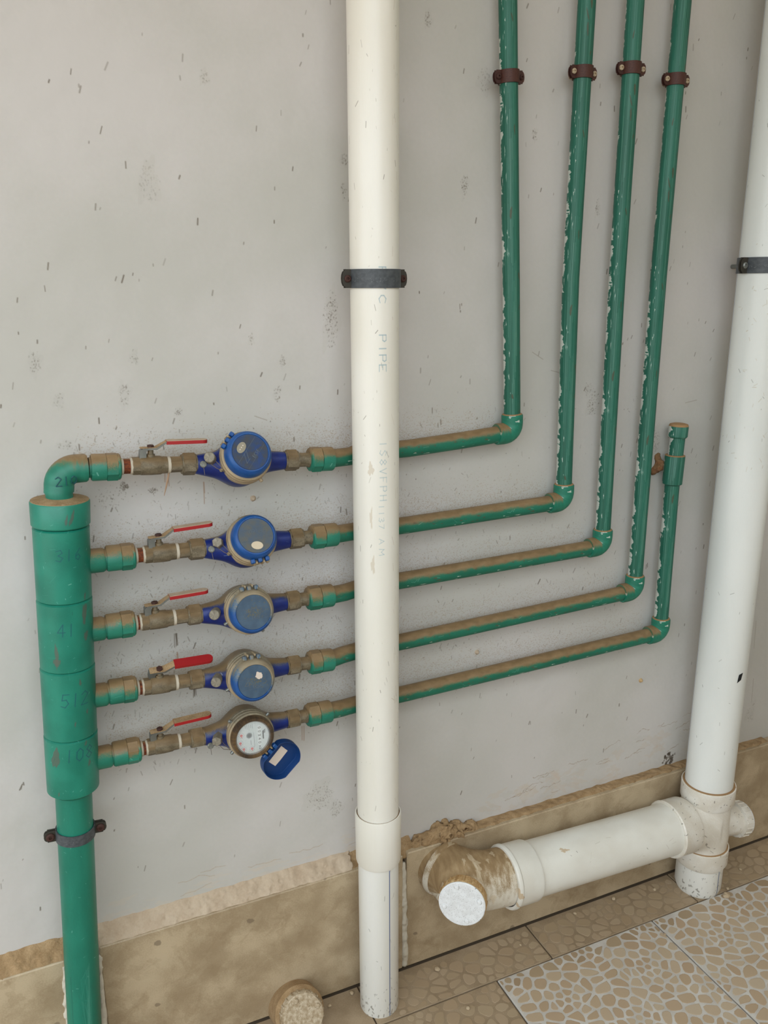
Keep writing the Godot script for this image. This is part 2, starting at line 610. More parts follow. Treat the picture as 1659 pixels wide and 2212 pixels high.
	for x in 420:
		var reach2 := 34.0 + 40.0 * (1.0 - x / 420.0) + 12.0 * edge.get_noise_1d(x * 2.0)
		for y in range(0, int(reach2)):
			p.dot(x, y, Color8(205, 200, 188), 0.9)
		for y in range(int(256 - reach2 * 0.9), 256):
			p.dot(x, y, Color8(196, 186, 166), 0.9)
	mat("riser_green", Color.WHITE, 0.38, p.texture())
	# elbow with a felt-pen number
	p = Paint.new(512, 256, 26)
	p.ground(Color8(20, 108, 88), Color8(34, 124, 102), 0.012, 0.3, 1.0, 2)
	p.dust(dust_a, dust_b, -0.05, 0.44, 0.06, 1.0, 11, 0.2, 0.62)
	mat("elbow_green", Color.WHITE, 0.45, p.texture())
	# weathered brass and steel of valves and nuts
	p = Paint.new(512, 256, 27)
	p.ground(Color8(84, 74, 56), Color8(128, 116, 94), 0.03, 0.5, 1.0, 12)
	p.ticks(120, 2, 8, 1.5, 0.0, 1.0, Color8(176, 168, 150), 0.5)
	p.dust(Color8(108, 88, 60), Color8(132, 110, 80), -0.1, 0.43, 0.05, 1.0, 13)
	mat("brass_dusty", Color.WHITE, 0.6, p.texture())
	p = Paint.new(256, 256, 28)
	p.ground(Color8(118, 120, 116), Color8(158, 160, 154), 0.03, 0.4, 1.0, 12)
	p.ticks(60, 2, 8, 1.2, 0.0, 1.0, Color8(200, 200, 195), 0.5)
	mat("steel", Color.WHITE, 0.4, p.texture(), 0.6)
	p = Paint.new(256, 256, 29)
	p.ground(Color8(70, 30, 14), Color8(140, 68, 26), 0.04, 0.5, 1.0, 12)
	p.dust(dust_a, dust_b, -0.05, 0.3, 0.05, 0.8, 13)
	mat("rust_pipe", Color.WHITE, 0.8, p.texture())
	# blue meter body
	p = Paint.new(512, 256, 30)
	p.ground(Color8(5, 28, 96), Color8(8, 40, 118), 0.02, 0.3, 1.0, 14)
	p.ticks(16, 3, 10, 1.6, 0.5, 0.9, Color8(210, 210, 205), 0.8)
	p.dust(Color8(106, 86, 58), Color8(130, 108, 78), -0.1, 0.42, 0.04, 1.0, 15)
	mat("blue_body", Color.WHITE, 0.4, p.texture())
	p = Paint.new(512, 256, 31)
	p.ground(Color8(12, 66, 130), Color8(26, 84, 148), 0.015, 0.3, 1.0, 15)
	p.ticks(40, 2, 7, 1.2, 0.0, 1.0, Color8(205, 208, 205), 0.7)
	mat("blue_lid", Color.WHITE, 0.4, p.texture())
	p = Paint.new(512, 256, 34)
	p.ground(Color8(12, 66, 130), Color8(26, 84, 148), 0.015, 0.3, 1.0, 15)
	p.ticks(30, 2, 7, 1.2, 0.0, 1.0, Color8(205, 208, 205), 0.7)
	p.dust(Color8(140, 122, 94), Color8(168, 150, 120), -0.05, 0.42, 0.06, 0.95, 17)
	mat("blue_lid_dusty", Color.WHITE, 0.5, p.texture())
	mat("blue_inside", Color8(10, 54, 108), 0.5)
	# brushed dusty disc on the lids
	for k in 4:
		p = Paint.new(256, 256, 40 + k)
		if k == 0:
			p.ground(Color8(58, 60, 68), Color8(30, 58, 104), 0.012, 0.25, 1.0, 51)
		elif k == 1:
			p.ground(Color8(88, 88, 82), Color8(68, 84, 102), 0.01, 0.3, 1.0, 52)
		else:
			p.ground(Color8(58, 78, 98), Color8(70, 92, 112), 0.01, 0.3, 1.0, 53 + k)
		p.ticks(160, 2, 8, 1.0, 0.5, 1.0, Color8(130, 132, 128), 0.35)
		if k == 0:
			for q: Array in [[190, 150, 34, 12, 0.3], [150, 190, 16, 40, 0.2], [120, 210, 30, 14, -0.5]]:
				p.blob(q[0], q[1], q[2], q[3], q[4], Color8(24, 58, 116), 0.7, 0.4)
		if k >= 2:
			for q in 130:
				p.blob(p.r.randfn(140, 38), p.r.randfn(128, 26), p.r.randf_range(2, 8), p.r.randf_range(1.5, 5), p.r.randf() * 3.0, Color8(112, 98, 66), 0.55, 0.7)
		mat("lid_disc_%d" % k, Color.WHITE, 0.6, p.texture())
	p = Paint.new(256, 256, 32)
	p.ground(Color8(112, 102, 82), Color8(150, 138, 114), 0.02, 0.4, 3.0, 12)
	p.dust(Color8(150, 130, 100), Color8(176, 156, 126), -0.1, 0.42, 0.06, 0.9, 13)
	mat("ring_brass", Color.WHITE, 0.55, p.texture())
	p = Paint.new(256, 256, 33)
	p.ground(Color8(70, 58, 48), Color8(124, 98, 66), 0.02, 0.4, 3.0, 19)
	mat("bezel_brass", Color.WHITE, 0.4, p.texture(), 0.4)
	mat("ink", Color8(22, 82, 90), 0.6)
	p = Paint.new(512, 256, 67)
	p.ground(Color8(22, 108, 86), Color8(36, 124, 100), 0.012, 0.3, 1.0, 2)
	p.ticks(20, 3, 10, 1.4, 0.3, 0.9, Color8(210, 214, 204), 0.8)
	for k in 10:
		p.blob(p.r.randf() * 512, p.r.randf_range(60, 130), p.r.randf_range(5, 16), p.r.randf_range(4, 10), p.r.randf() * 3.0, Color8(212, 210, 202), 0.9, 0.9)
	p.dust(dust_a, dust_b, 0.0, 0.44, 0.04, 1.0, 9, 0.62, 0.35)
	mat("elbow_paint", Color.WHITE, 0.5, p.texture())
	mat("sticker_paper", Color8(206, 190, 164), 0.8)
	mat("sticker_grey", Color8(150, 142, 124), 0.8)
	mat("label_paper", Color8(214, 198, 184), 0.8)
	mat("red_grip", Color8(158, 24, 28), 0.5)
	mat("thread_tape", Color8(190, 180, 162), 0.9)
	p = Paint.new(128, 128, 68)
	p.ground(Color8(112, 104, 90), Color8(150, 142, 126), 0.04, 0.5, 1.0, 12)
	mat("plug_metal", Color.WHITE, 0.6, p.texture(), 0.2)
	mat("lid_mark", Color8(88, 100, 112), 0.6)
	mat("hemp", Color8(168, 138, 112), 0.9)
	mat("wire", Color8(110, 98, 86), 0.5, null, 0.4)
	mat("rust_dark", Color8(62, 34, 26), 0.75)
	mat("black_print", Color8(22, 24, 26), 0.7)
	p = Paint.new(256, 256, 35)
	p.ground(Color8(54, 24, 18), Color8(86, 46, 32), 0.05, 0.5, 1.0, 20)
	p.ticks(20, 2, 8, 2.0, 0.5, 1.0, Color8(150, 120, 90), 0.6)
	mat("clamp_rust", Color.WHITE, 0.6, p.texture())
	p = Paint.new(512, 128, 36)
	p.ground(Color8(58, 62, 66), Color8(82, 86, 90), 0.02, 0.4, 1.0, 20)
	p.ticks(90, 1, 5, 1.3, 1.5, 0.6, Color8(205, 205, 200), 0.8, Rect2(0, 0.3, 1, 0.2))
	mat("clamp_black", Color.WHITE, 0.5, p.texture())
	mat("clamp_lug", Color8(52, 48, 40), 0.6)
	# white drain plastic: u over 1.5 m of height, v round
	p = Paint.new(2048, 512, 37)
	p.ground(Color8(226, 221, 209), Color8(234, 230, 221), 0.004, 0.12, 4.0, 22)
	p.ticks(120, 3, 16, 1.6, 0.0, 0.5, Color8(84, 74, 62), 0.7)
	p.ticks(140, 2, 6, 1.2, 0.0, 1.0, Color8(128, 116, 100), 0.5)
	p.ticks(70, 5, 30, 1.4, 0.0, 0.3, Color8(150, 122, 96), 0.5, Rect2(0, 0.56, 1, 0.1))
	var print_blue := Color8(150, 172, 180)
	var k0 := 2048.0 / 1.5
	# lettering reads downwards; heights above 0.43 m
	p.write("PVC", Vector2((1.387 - 0.43) * k0, 236), Vector2(-26, 0), Vector2(0, 24), 2.2, print_blue, 0.75, 1.05)
	p.write("PIPE", Vector2((1.288 - 0.43) * k0, 236), Vector2(-24, 0), Vector2(0, 24), 2.2, print_blue, 0.75, 0.85)
	p.write("1S8VFPH", Vector2((1.125 - 0.43) * k0, 236), Vector2(-20, 0), Vector2(0, 24), 2.0, print_blue, 0.5, 1.0)
	p.write("1137", Vector2((1.022 - 0.43) * k0, 232), Vector2(-15, 0), Vector2(0, 18), 1.6, print_blue, 0.55, 1.0)
	p.write("AM", Vector2((0.965 - 0.43) * k0, 232), Vector2(-20, 0), Vector2(0, 18), 1.6, print_blue, 0.55, 1.2)
	for q: Array in [[1.08, 0.40, 14, 10], [0.92, 0.41, 20, 7], [1.0, 0.40, 24, 5]]:
		p.blob((q[0] - 0.43) * k0, q[1] * 512, q[2], q[3], 0.0, Color8(188, 170, 144), 0.4, 0.7)
	mat("white_pipe", Color.WHITE, 0.3, p.texture())
	p = Paint.new(1024, 512, 38)
	p.ground(Color8(224, 222, 214), Color8(232, 230, 224), 0.004, 0.12, 4.0, 23)
	p.ticks(70, 2, 12, 1.5, 0.0, 0.8, Color8(84, 80, 72), 0.65)
	p.line(0, 0.524 * 512, 1024, 0.524 * 512, 3.5, Color8(60, 84, 140), 0.9)
	p.ticks(26, 2, 9, 5.0, 0.4, 1.0, Color8(110, 104, 92), 0.7, Rect2(0.0, 0.25, 0.03, 0.5))
	p.ticks(40, 2, 6, 2.0, 0.4, 1.0, Color8(96, 90, 80), 0.7, Rect2(0.0, 0.25, 0.07, 0.5))
	mat("white_pipe_low", Color.WHITE, 0.3, p.texture())
	p = Paint.new(2048, 512, 39)
	p.ground(Color8(222, 224, 220), Color8(232, 233, 229), 0.004, 0.12, 4.0, 24)
	p.ticks(90, 2, 14, 1.6, 0.0, 0.8, Color8(84, 80, 72), 0.6)
	p.ticks(70, 3, 14, 2.0, 0.3, 0.9, Color8(176, 160, 132), 0.5, Rect2(0.5, 0.2, 0.3, 0.4))
	p.line(0, 0.15 * 512, 2048, 0.15 * 512, 3.0, Color8(58, 84, 140), 0.9)
	mat("white_stack", Color.WHITE, 0.3, p.texture())
	p = Paint.new(1024, 512, 61)
	p.ground(Color8(220, 216, 206), Color8(230, 228, 220), 0.006, 0.15, 2.0, 25)
	p.ticks(40, 4, 30, 1.4, 0.0, 0.5, Color8(160, 150, 132), 0.5)
	p.ticks(16, 3, 8, 2.0, 0.5, 0.8, Color8(90, 80, 66), 0.7)
	for q: Array in [[60, 250, 34, 14], [40, 280, 40, 10], [960, 210, 22, 12], [300, 170, 20, 6]]:
		p.blob(q[0], q[1], q[2], q[3], 0.2, Color8(176, 138, 92), 0.5, 0.9)
	mat("white_branch", Color.WHITE, 0.35, p.texture())
	# speckled socket ends
	p = Paint.new(512, 512, 62)
	p.ground(Color8(216, 208, 194), Color8(234, 230, 222), 0.01, 0.3, 1.0, 26)
	p.ticks(260, 1.5, 7, 2.2, 0.4, 1.0, Color8(78, 68, 56), 0.75)
	p.spray(256, 300, 200, 60, 60, 3.0, Color8(150, 118, 78), 0.6)
	mat("white_socket", Color.WHITE, 0.45, p.texture())
	# dust-caked bend
	p = Paint.new(1024, 512, 63)
	p.ground(Color8(208, 200, 184), Color8(226, 220, 208), 0.01, 0.3, 1.0, 26)
	p.ticks(120, 2, 9, 2.4, 0.6, 1.0, Color8(84, 70, 52), 0.7)
	p.dust(Color8(136, 110, 76), Color8(164, 138, 102), -0.1, 0.43, 0.10, 1.0, 27)
	for k in 26:
		p.blob(p.r.randf() * 1024, p.r.randf_range(120, 260), p.r.randf_range(8, 26), p.r.randf_range(6, 16), p.r.randf() * 3.0, Color8(206, 190, 164), 0.6, 0.9)
	mat("bend_caked", Color.WHITE, 0.8, p.texture())
	p = Paint.new(512, 512, 64)
	p.ground(Color8(220, 220, 220), Color8(232, 233, 234), 0.01, 0.2, 1.0, 26)
	p.ticks(620, 1, 6, 2.6, 0.8, 1.0, Color8(66, 62, 58), 0.85)
	var m := mat("cap_face", Color.WHITE, 0.45, p.texture())
	p = Paint.new(256, 256, 65)
	p.ground(Color8(158, 120, 72), Color8(212, 184, 140), 0.05, 0.5, 1.0, 26)
	p.ticks(60, 2, 10, 3.0, 1.5, 0.5, Color8(226, 218, 200), 0.8)
	mat("cap_side", Color.WHITE, 0.7, p.texture())
	p = Paint.new(256, 256, 66)
	p.ground(Color8(150, 128, 98), Color8(206, 192, 170), 0.03, 0.5, 1.0, 28)
	p.ticks(40, 2, 10, 4.0, 0.8, 1.0, Color8(110, 92, 66), 0.7)
	mat("cap_dirty", Color.WHITE, 0.8, p.texture())
	mat("dust_line", Color8(156, 122, 84), 0.9)
	# skirting stone and mortar
	for k in 3:
		p = Paint.new(1024, 512, 70 + k)
		p.ground(Color8(156, 136, 108), Color8(192, 173, 144), 0.006, 0.25, 1.0, 31 + k)
		var nb := FastNoiseLite.new()
		for q in 520:
			p.blob(p.r.randf() * 1024, p.r.randf() * 512, p.r.randf_range(3, 30), p.r.randf_range(3, 16), p.r.randf() * 3.0, Color8(196, 180, 152) if q % 2 else Color8(136, 114, 86), 0.13, 0.9)
		for q in 9:
			p.blob(p.r.randf() * 1024, p.r.randf() * 512, p.r.randf_range(5, 11), p.r.randf_range(4, 8), 0.4, Color8(112, 98, 80), 0.55, 0.2)
		m = mat("skirting_%d" % k, Color.WHITE, 0.5, p.texture())
		m.uv1_scale = Vector3(1.3, 2.6, 1.0)
	p = Paint.new(512, 512, 75)
	p.ground(Color8(134, 106, 72), Color8(178, 150, 114), 0.02, 0.5, 1.0, 35)
	p.spray(256, 256, 256, 256, 160, 4.0, Color8(204, 186, 160), 0.5)
	m = mat("mortar", Color.WHITE, 0.95, p.texture())
	m.uv1_triplanar = true
	m.uv1_scale = Vector3(4, 4, 4)
	p = Paint.new(512, 512, 76)
	p.ground(Color8(176, 154, 130), Color8(198, 180, 158), 0.012, 0.3, 1.0, 36)
	m = mat("plaster_fillet", Color.WHITE, 0.95, p.texture())
	m.uv1_triplanar = true
	m.uv1_scale = Vector3(3, 3, 3)
	m = mat("caulk", Color8(206, 198, 182), 0.8)
	# floor
	p = Paint.new(1024, 1024, 77)
	p.ground(Color8(190, 184, 176), Color8(212, 208, 202), 0.01, 0.4, 1.0, 37)
	p.spray(512, 512, 512, 512, 500, 2.0, Color8(196, 192, 184), 0.5)
	m = mat("tile_body", Color.WHITE, 0.55, p.texture())
	m.uv1_triplanar = true
	m.uv1_world_triplanar = true
	m.uv1_scale = Vector3(2, 2, 2)
	p = Paint.new(512, 512, 78)
	p.ground(Color8(146, 126, 100), Color8(168, 148, 122), 0.01, 0.4, 1.0, 38)
	m = mat("tile_dusty", Color.WHITE, 0.8, p.texture())
	m.uv1_triplanar = true
	m.uv1_world_triplanar = true
	m.uv1_scale = Vector3(3, 3, 3)
	# glaze tones of the moulded stones: left half bare, right half under dust
	p = Paint.new(8, 8, 79)
	for y in 8:
		for x in 8:
			var tone := Color8(180, 156, 128).lerp(Color8(192, 174, 150), p.r.randf())
			if x >= 4:
				tone = Color8(164, 142, 114).lerp(Color8(176, 156, 130), p.r.randf())
			p.dot(x, y, tone, 1.0)
	m = mat("pebble_glaze", Color.WHITE, 0.45, p.texture())
	m.texture_filter = BaseMaterial3D.TEXTURE_FILTER_NEAREST
	mat("grout", Color8(92, 78, 62), 0.95)
	mat("crumb", Color8(184, 164, 136), 0.95)
	mat("glass", Color(0.95, 0.97, 0.97, 0.12), 0.05).transparency = BaseMaterial3D.TRANSPARENCY_ALPHA
	mat("cream_paint", Color8(226, 214, 194), 0.8)
	mat("ceiling_paint", Color8(222, 218, 210), 0.9)
	wall_material()
	dial_material()

func wall_material() -> void:
	# 1 texel = 1 mm; covers x -0.30..1.748, y 1.90..-0.148
	var base := Paint.new(1024, 1024, 81)
	base.ground(Color8(187, 184, 177), Color8(200, 195, 191), 0.004, 0.12, 1.0, 44)
	var im := base.image()
	im.resize(2048, 2048, Image.INTERPOLATE_CUBIC)
	var p := Paint.new(8, 8, 82)
	p.w = 2048
	p.h = 2048
	p.b = im.get_data()
	var dark := Color8(96, 86, 74)
	var grey := Color8(140, 134, 124)
	var at := func(x: float, y: float) -> Vector2: return Vector2((x + 0.3) * 1000.0, (1.9 - y) * 1000.0)
	# small dark flecks all over, leaning
	for k in 520:
		var q := Vector2(p.r.randf() * 2048, p.r.randf_range(40, 1560))
		var l := p.r.randf_range(2, 10)
		p.line(q.x, q.y, q.x + l * p.r.randf_range(-0.1, 0.55), q.y - l, p.r.randf_range(0.8, 2.2), dark, p.r.randf_range(0.25, 0.85))
	# grainy smudges where the photograph has them
	for q: Array in [[0.211, 1.504, 16, 34, 120, 0.3], [0.484, 1.308, 15, 50, 220, 0.7], [0.033, 1.256, 10, 20, 50, 0.6], [0.442, 0.436, 34, 36, 200, 0.6], [0.475, 0.40, 14, 20, 60, 0.7], [0.138, 1.066, 5, 10, 40, 0.9], [0.299, 1.649, 8, 12, 30, 0.4], [0.39, 1.194, 8, 16, 36, 0.6], [0.152, 1.206, 10, 22, 60, 0.5], [0.23, 1.174, 8, 8, 26, 0.9], [0.4, 1.245, 6, 12, 30, 0.6], [0.726, 1.522, 8, 22, 60, 0.7], [1.002, 1.494, 6, 18, 40, 0.5], [0.861, 1.609, 6, 12, 40, 0.6], [1.021, 1.141, 18, 30, 120, 0.7], [1.005, 1.169, 10, 14, 40, 0.6], [1.176, 1.047, 20, 40, 120, 0.7], [0.759, 1.683, 14, 22, 50, 0.5], [0.656, 1.762, 8, 14, 50, 0.6], [0.51, 1.506, 6, 14, 30, 0.7], [0.511, 1.55, 8, 10, 30, 0.6], [0.062, 1.136, 14, 8, 30, 0.5], [1.55, 0.36, 16, 30, 60, 0.6], [0.06, 1.2, 9, 14, 30, 0.4], [0.17, 1.26, 8, 12, 30, 0.4], [0.35, 1.28, 6, 10, 24, 0.4]]:
		var c: Vector2 = at.call(q[0], q[1])
		p.blob(c.x, c.y, q[2] * 0.9, q[3] * 0.9, 0.15, grey, 0.05, 0.8)
		p.spray(c.x, c.y, q[2], q[3], q[4], 1.1, dark, q[5])
	# specks round the pipes, valves and elbows
	var rows := [1.10, 0.965, 0.857, 0.745, 0.645]
	for ry: float in rows:
		for k in 260:
			var x := p.r.randf_range(0.07, 0.5) if k % 3 else p.r.randf_range(0.5, 1.15)
			var below := p.r.randf() < 0.55
			var q: Vector2 = at.call(x, ry + (p.r.randf_range(-0.075, -0.028) if below else p.r.randf_range(0.02, 0.05)))
			if k % 4:
				p.blob(q.x, q.y, p.r.randf_range(0.5, 1.2), p.r.randf_range(0.6, 1.8), 0.2, dark, p.r.randf_range(0.3, 0.9), 0.6)
			else:
				p.line(q.x, q.y, q.x + p.r.randf_range(-4, 4), q.y + p.r.randf_range(2, 9), p.r.randf_range(0.6, 1.2), dark, p.r.randf_range(0.2, 0.6))
	# brown grains over each run: some dust, plus tan shade and bounce painted in
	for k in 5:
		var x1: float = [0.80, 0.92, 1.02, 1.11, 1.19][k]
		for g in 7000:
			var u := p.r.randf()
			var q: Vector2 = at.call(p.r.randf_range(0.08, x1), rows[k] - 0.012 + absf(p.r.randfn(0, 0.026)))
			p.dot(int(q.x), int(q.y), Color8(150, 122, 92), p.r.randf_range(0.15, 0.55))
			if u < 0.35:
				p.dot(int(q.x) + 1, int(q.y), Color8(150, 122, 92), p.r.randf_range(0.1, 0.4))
	# drips and runs
	for q: Array in [[0.207, 1.083, 45, 2.6], [0.262, 1.06, 50, 1.2], [0.201, 0.81, 24, 3.0], [0.225, 0.715, 26, 5.0], [0.202, 0.777, 30, 1.6], [0.414, 0.59, 34, 1.6]]:
		var c: Vector2 = at.call(q[0], q[1])
		for k in (6 if q[3] > 2.7 else 2):
			var x: float = c.x + p.r.randfn(0, q[3] * 0.6)
			p.line(x, c.y, x + p.r.randfn(0, 1), c.y + q[2] * p.r.randf_range(0.3, 1.0), 1.2, dark if q[3] > 2.7 else Color8(150, 116, 92), 0.7)
	for q: Array in [[0.183, 1.054, 8], [0.142, 1.065, 6], [0.066, 1.051, 16], [0.12, 1.05, 30]]:
		var c: Vector2 = at.call(q[0], q[1])
		p.spray(c.x, c.y, q[2], q[2] * 0.7, 70, 1.0, dark, 0.8)
	# damp, cracked plaster low on the wall
	for k in 60:
		var x := p.r.randf_range(0.8, 1.4)
		var c: Vector2 = at.call(x, p.r.randf_range(0.285, 0.33 + (x - 0.8) * 0.1))
		p.blob(c.x, c.y, p.r.randf_range(6, 26), p.r.randf_range(4, 12), p.r.randfn(0, 0.3), Color8(196, 178, 158) if k % 3 else Color8(186, 182, 174), 0.22, 0.9)
	for k in 22:
		var x := p.r.randf_range(0.85, 1.35)
		var c: Vector2 = at.call(x, p.r.randf_range(0.29, 0.36 + (x - 0.85) * 0.08))
		var prev := c
		for s in p.r.randi_range(5, 16):
			var nx := prev + Vector2(p.r.randf_range(2, 5), p.r.randf_range(-3, 2.2))
			p.line(prev.x, prev.y, nx.x, nx.y, p.r.randf_range(0.5, 1.5), Color8(140, 116, 92), p.r.randf_range(0.2, 0.7))
			prev = nx
	for k in 80:
		var x := p.r.randf_range(0.05, 0.6)
		var c: Vector2 = at.call(x, 0.282 + absf(p.r.randfn(0, 0.022)))
		p.blob(c.x, c.y, p.r.randf_range(8, 34), p.r.randf_range(2, 7), p.r.randfn(0, 0.1), Color8(208, 190, 170), 0.22, 0.9)
	for k in 10:
		var x := p.r.randf_range(0.1, 0.55)
		var c: Vector2 = at.call(x, p.r.randf_range(0.3, 0.35))
		var prev := c
		for s in p.r.randi_range(4, 9):
			var nx := prev + Vector2(p.r.randf_range(4, 10), p.r.randf_range(-3, 3))
			p.line(prev.x, prev.y, nx.x, nx.y, 1.0, Color8(170, 146, 120), 0.6)
			prev = nx
	var c2: Vector2 = at.call(1.30, 0.295)
	p.spray(c2.x, c2.y, 20, 22, 60, 3.0, Color8(70, 60, 50), 0.8)
	# fine hair cracks and scratches
	for q: Array in [[0.918, 1.208, 40, 10], [0.875, 1.243, 24, 14], [1.252, 1.128, 30, -4], [0.35, 1.16, 20, 8], [1.53, 0.60, 4, 70], [1.545, 0.45, 3, 60]]:
		var c: Vector2 = at.call(q[0], q[1])
		p.line(c.x, c.y, c.x + q[2], c.y + q[3], 1.0, Color8(130, 116, 100), 0.6)
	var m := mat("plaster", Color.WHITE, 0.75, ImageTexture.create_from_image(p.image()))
	var n := FastNoiseLite.new()
	n.seed = 91
	n.frequency = 0.03
	n.fractal_octaves = 5
	m.heightmap_enabled = true
	m.heightmap_texture = ImageTexture.create_from_image(n.get_seamless_image(1024, 1024))
	m.heightmap_scale = 0.12

func dial_material() -> void:
	var p := Paint.new(512, 512, 95)
	p.ground(Color8(196, 202, 200), Color8(206, 210, 208), 0.004, 0.1, 1.0, 60)
	var k := Color8(30, 32, 34)
	var red := Color8(206, 52, 44)
	# the print reads from top to bottom
	var dn := Vector2(0, 1)
	var rt := Vector2(1, 0)
	p.line(296, 20, 310, 490, 2.0, Color8(150, 155, 152), 0.8)
	for q in 5:
		p.line(352, 118 + q * 56, 352, 152 + q * 56, 40.0, Color8(224, 226, 222), 0.9)
		p.write(["0", "0", "3", "4", "0"][q], Vector2(338, 116 + q * 56), dn * 44, rt * 34, 6.0, k, 0.95)
	p.write("m3", Vector2(342, 400), dn * 40, rt * 30, 5.0, k, 0.9)
	# slanted mark with a bold bar of lettering under it
	for q in 4:
		p.line(404, 190 + q * 12, 440, 170 + q * 14, 8.0, k, 0.95)
	p.line(408, 196, 410, 300, 20.0, k, 0.95)
	# star wheel
	for q in 16:
		var g := TAU * q / 16.0
		p.line(205, 220, 205 + cos(g) * 40, 220 + sin(g) * 40, 9.0, k, 0.95)
	p.blob(205, 220, 24, 24, 0, k, 0.95, 0.0)
	p.line(272, 190, 278, 400, 5.0, Color8(70, 74, 76), 0.8)
	p.line(226, 300, 228, 360, 12.0, Color8(140, 144, 146), 0.8)
	for q in 5:
		p.line(150 + q * 26, 60, 154 + q * 26, 60 + 50 + (q % 3) * 14, 5.0, Color8(110, 114, 114), 0.8)
	for q: Array in [[92, 200], [72, 312], [118, 410], [238, 424]]:
		for t in 10:
			var g := TAU * t / 10.0
			p.line(q[0] + cos(g) * 34, q[1] + sin(g) * 34, q[0] + cos(g) * 40, q[1] + sin(g) * 40, 5.0, k, 0.8)
		p.blob(q[0], q[1], 20, 20, 0, red, 0.95, 0.0)
		p.line(q[0], q[1], q[0] + 6, q[1] + 34, 9.0, red, 0.95)
	p.spray(230, 470, 150, 40, 160, 4.0, Color8(178, 160, 126), 0.5)
	mat("dial_print", Color.WHITE, 0.5, p.texture())

# ------------------------------------------------------------------ room
func slab(lo: Vector3, hi: Vector3) -> MB:
	var mb := MB.new()
	mb.cbox(Transform3D(Basis(), (lo + hi) * 0.5), hi - lo, 0.002)
	return mb

func room() -> void:
	# plaster face mapped in metres, with the thickness of the wall behind it
	var mb := MB.new()
	var x0 := -2.9
	var x1 := 3.2
	var nn := Vector3(0, 0, 1)
	var q := []
	for s: Vector2 in [Vector2(x0, -0.05), Vector2(x1, -0.05), Vector2(x1, 2.9), Vector2(x0, 2.9)]:
		q.append(mb.p(Vector3(s.x, s.y, WALL), nn, Vector2((s.x + 0.3) / 2.048, (1.9 - s.y) / 2.048)))
	mb.quad(q[0], q[1], q[2], q[3])
	mb.flat_quad(Vector3(x0, -0.05, WALL - 0.2), Vector3(x1, -0.05, WALL - 0.2), Vector3(x1, 2.9, WALL - 0.2), Vector3(x0, 2.9, WALL - 0.2), -nn)
	mb.flat_quad(Vector3(x0, -0.05, WALL), Vector3(x0, 2.9, WALL), Vector3(x0, 2.9, WALL - 0.2), Vector3(x0, -0.05, WALL - 0.2), Vector3.LEFT)
	mb.flat_quad(Vector3(x1, -0.05, WALL), Vector3(x1, 2.9, WALL), Vector3(x1, 2.9, WALL - 0.2), Vector3(x1, -0.05, WALL - 0.2), Vector3.RIGHT)
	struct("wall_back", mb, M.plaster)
	struct("ceiling", slab(Vector3(-2.9, 2.55, WALL), Vector3(3.2, 2.75, 1.45)), M.ceiling_paint)  # out of view; depth and height shaped to shade the upper wall
	struct("wall_right", slab(Vector3(3.0, -0.05, WALL), Vector3(3.2, 2.8, 2.2)), M.cream_paint)
	# unseen surround arranged for the light: open at front and left, walled at right
	struct("wall_left", slab(Vector3(-2.9, -0.05, WALL), Vector3(-2.7, 2.8, 0.3)), M.cream_paint)
	mb = slab(Vector3(0.7, -0.05, 2.0), Vector3(3.0, 2.8, 2.2))  # unseen wall behind the camera, its extent shaped so light comes from the left
	# unseen parapet, added to block low light from the front
	mb.cbox(Transform3D(Basis(), Vector3(-0.35, 0.45, 2.1)), Vector3(2.1, 1.0, 0.15), 0.004)
	struct("added_wall_front", mb, M.cream_paint)

func lumps(seed_value: int, lo: Vector3, hi: Vector3, cell: float, rough: float, body: Callable) -> MB:
	var n := FastNoiseLite.new()
	n.seed = seed_value
	n.frequency = 1.0
	n.fractal_octaves = 4
	var mb := MB.new()
	mb.nets(func(q: Vector3) -> float: return body.call(q) + rough * n.get_noise_3dv(q * 45.0), lo, hi, cell, func(q: Vector3) -> Vector2: return Vector2(q.x, q.y))
	return mb

static func box_d(q: Vector3, lo: Vector3, hi: Vector3) -> float:
	var c := (lo + hi) * 0.5
	var d := (q - c).abs() - (hi - lo) * 0.5
	return minf(maxf(d.x, maxf(d.y, d.z)), 0.0) + d.max(Vector3.ZERO).length()

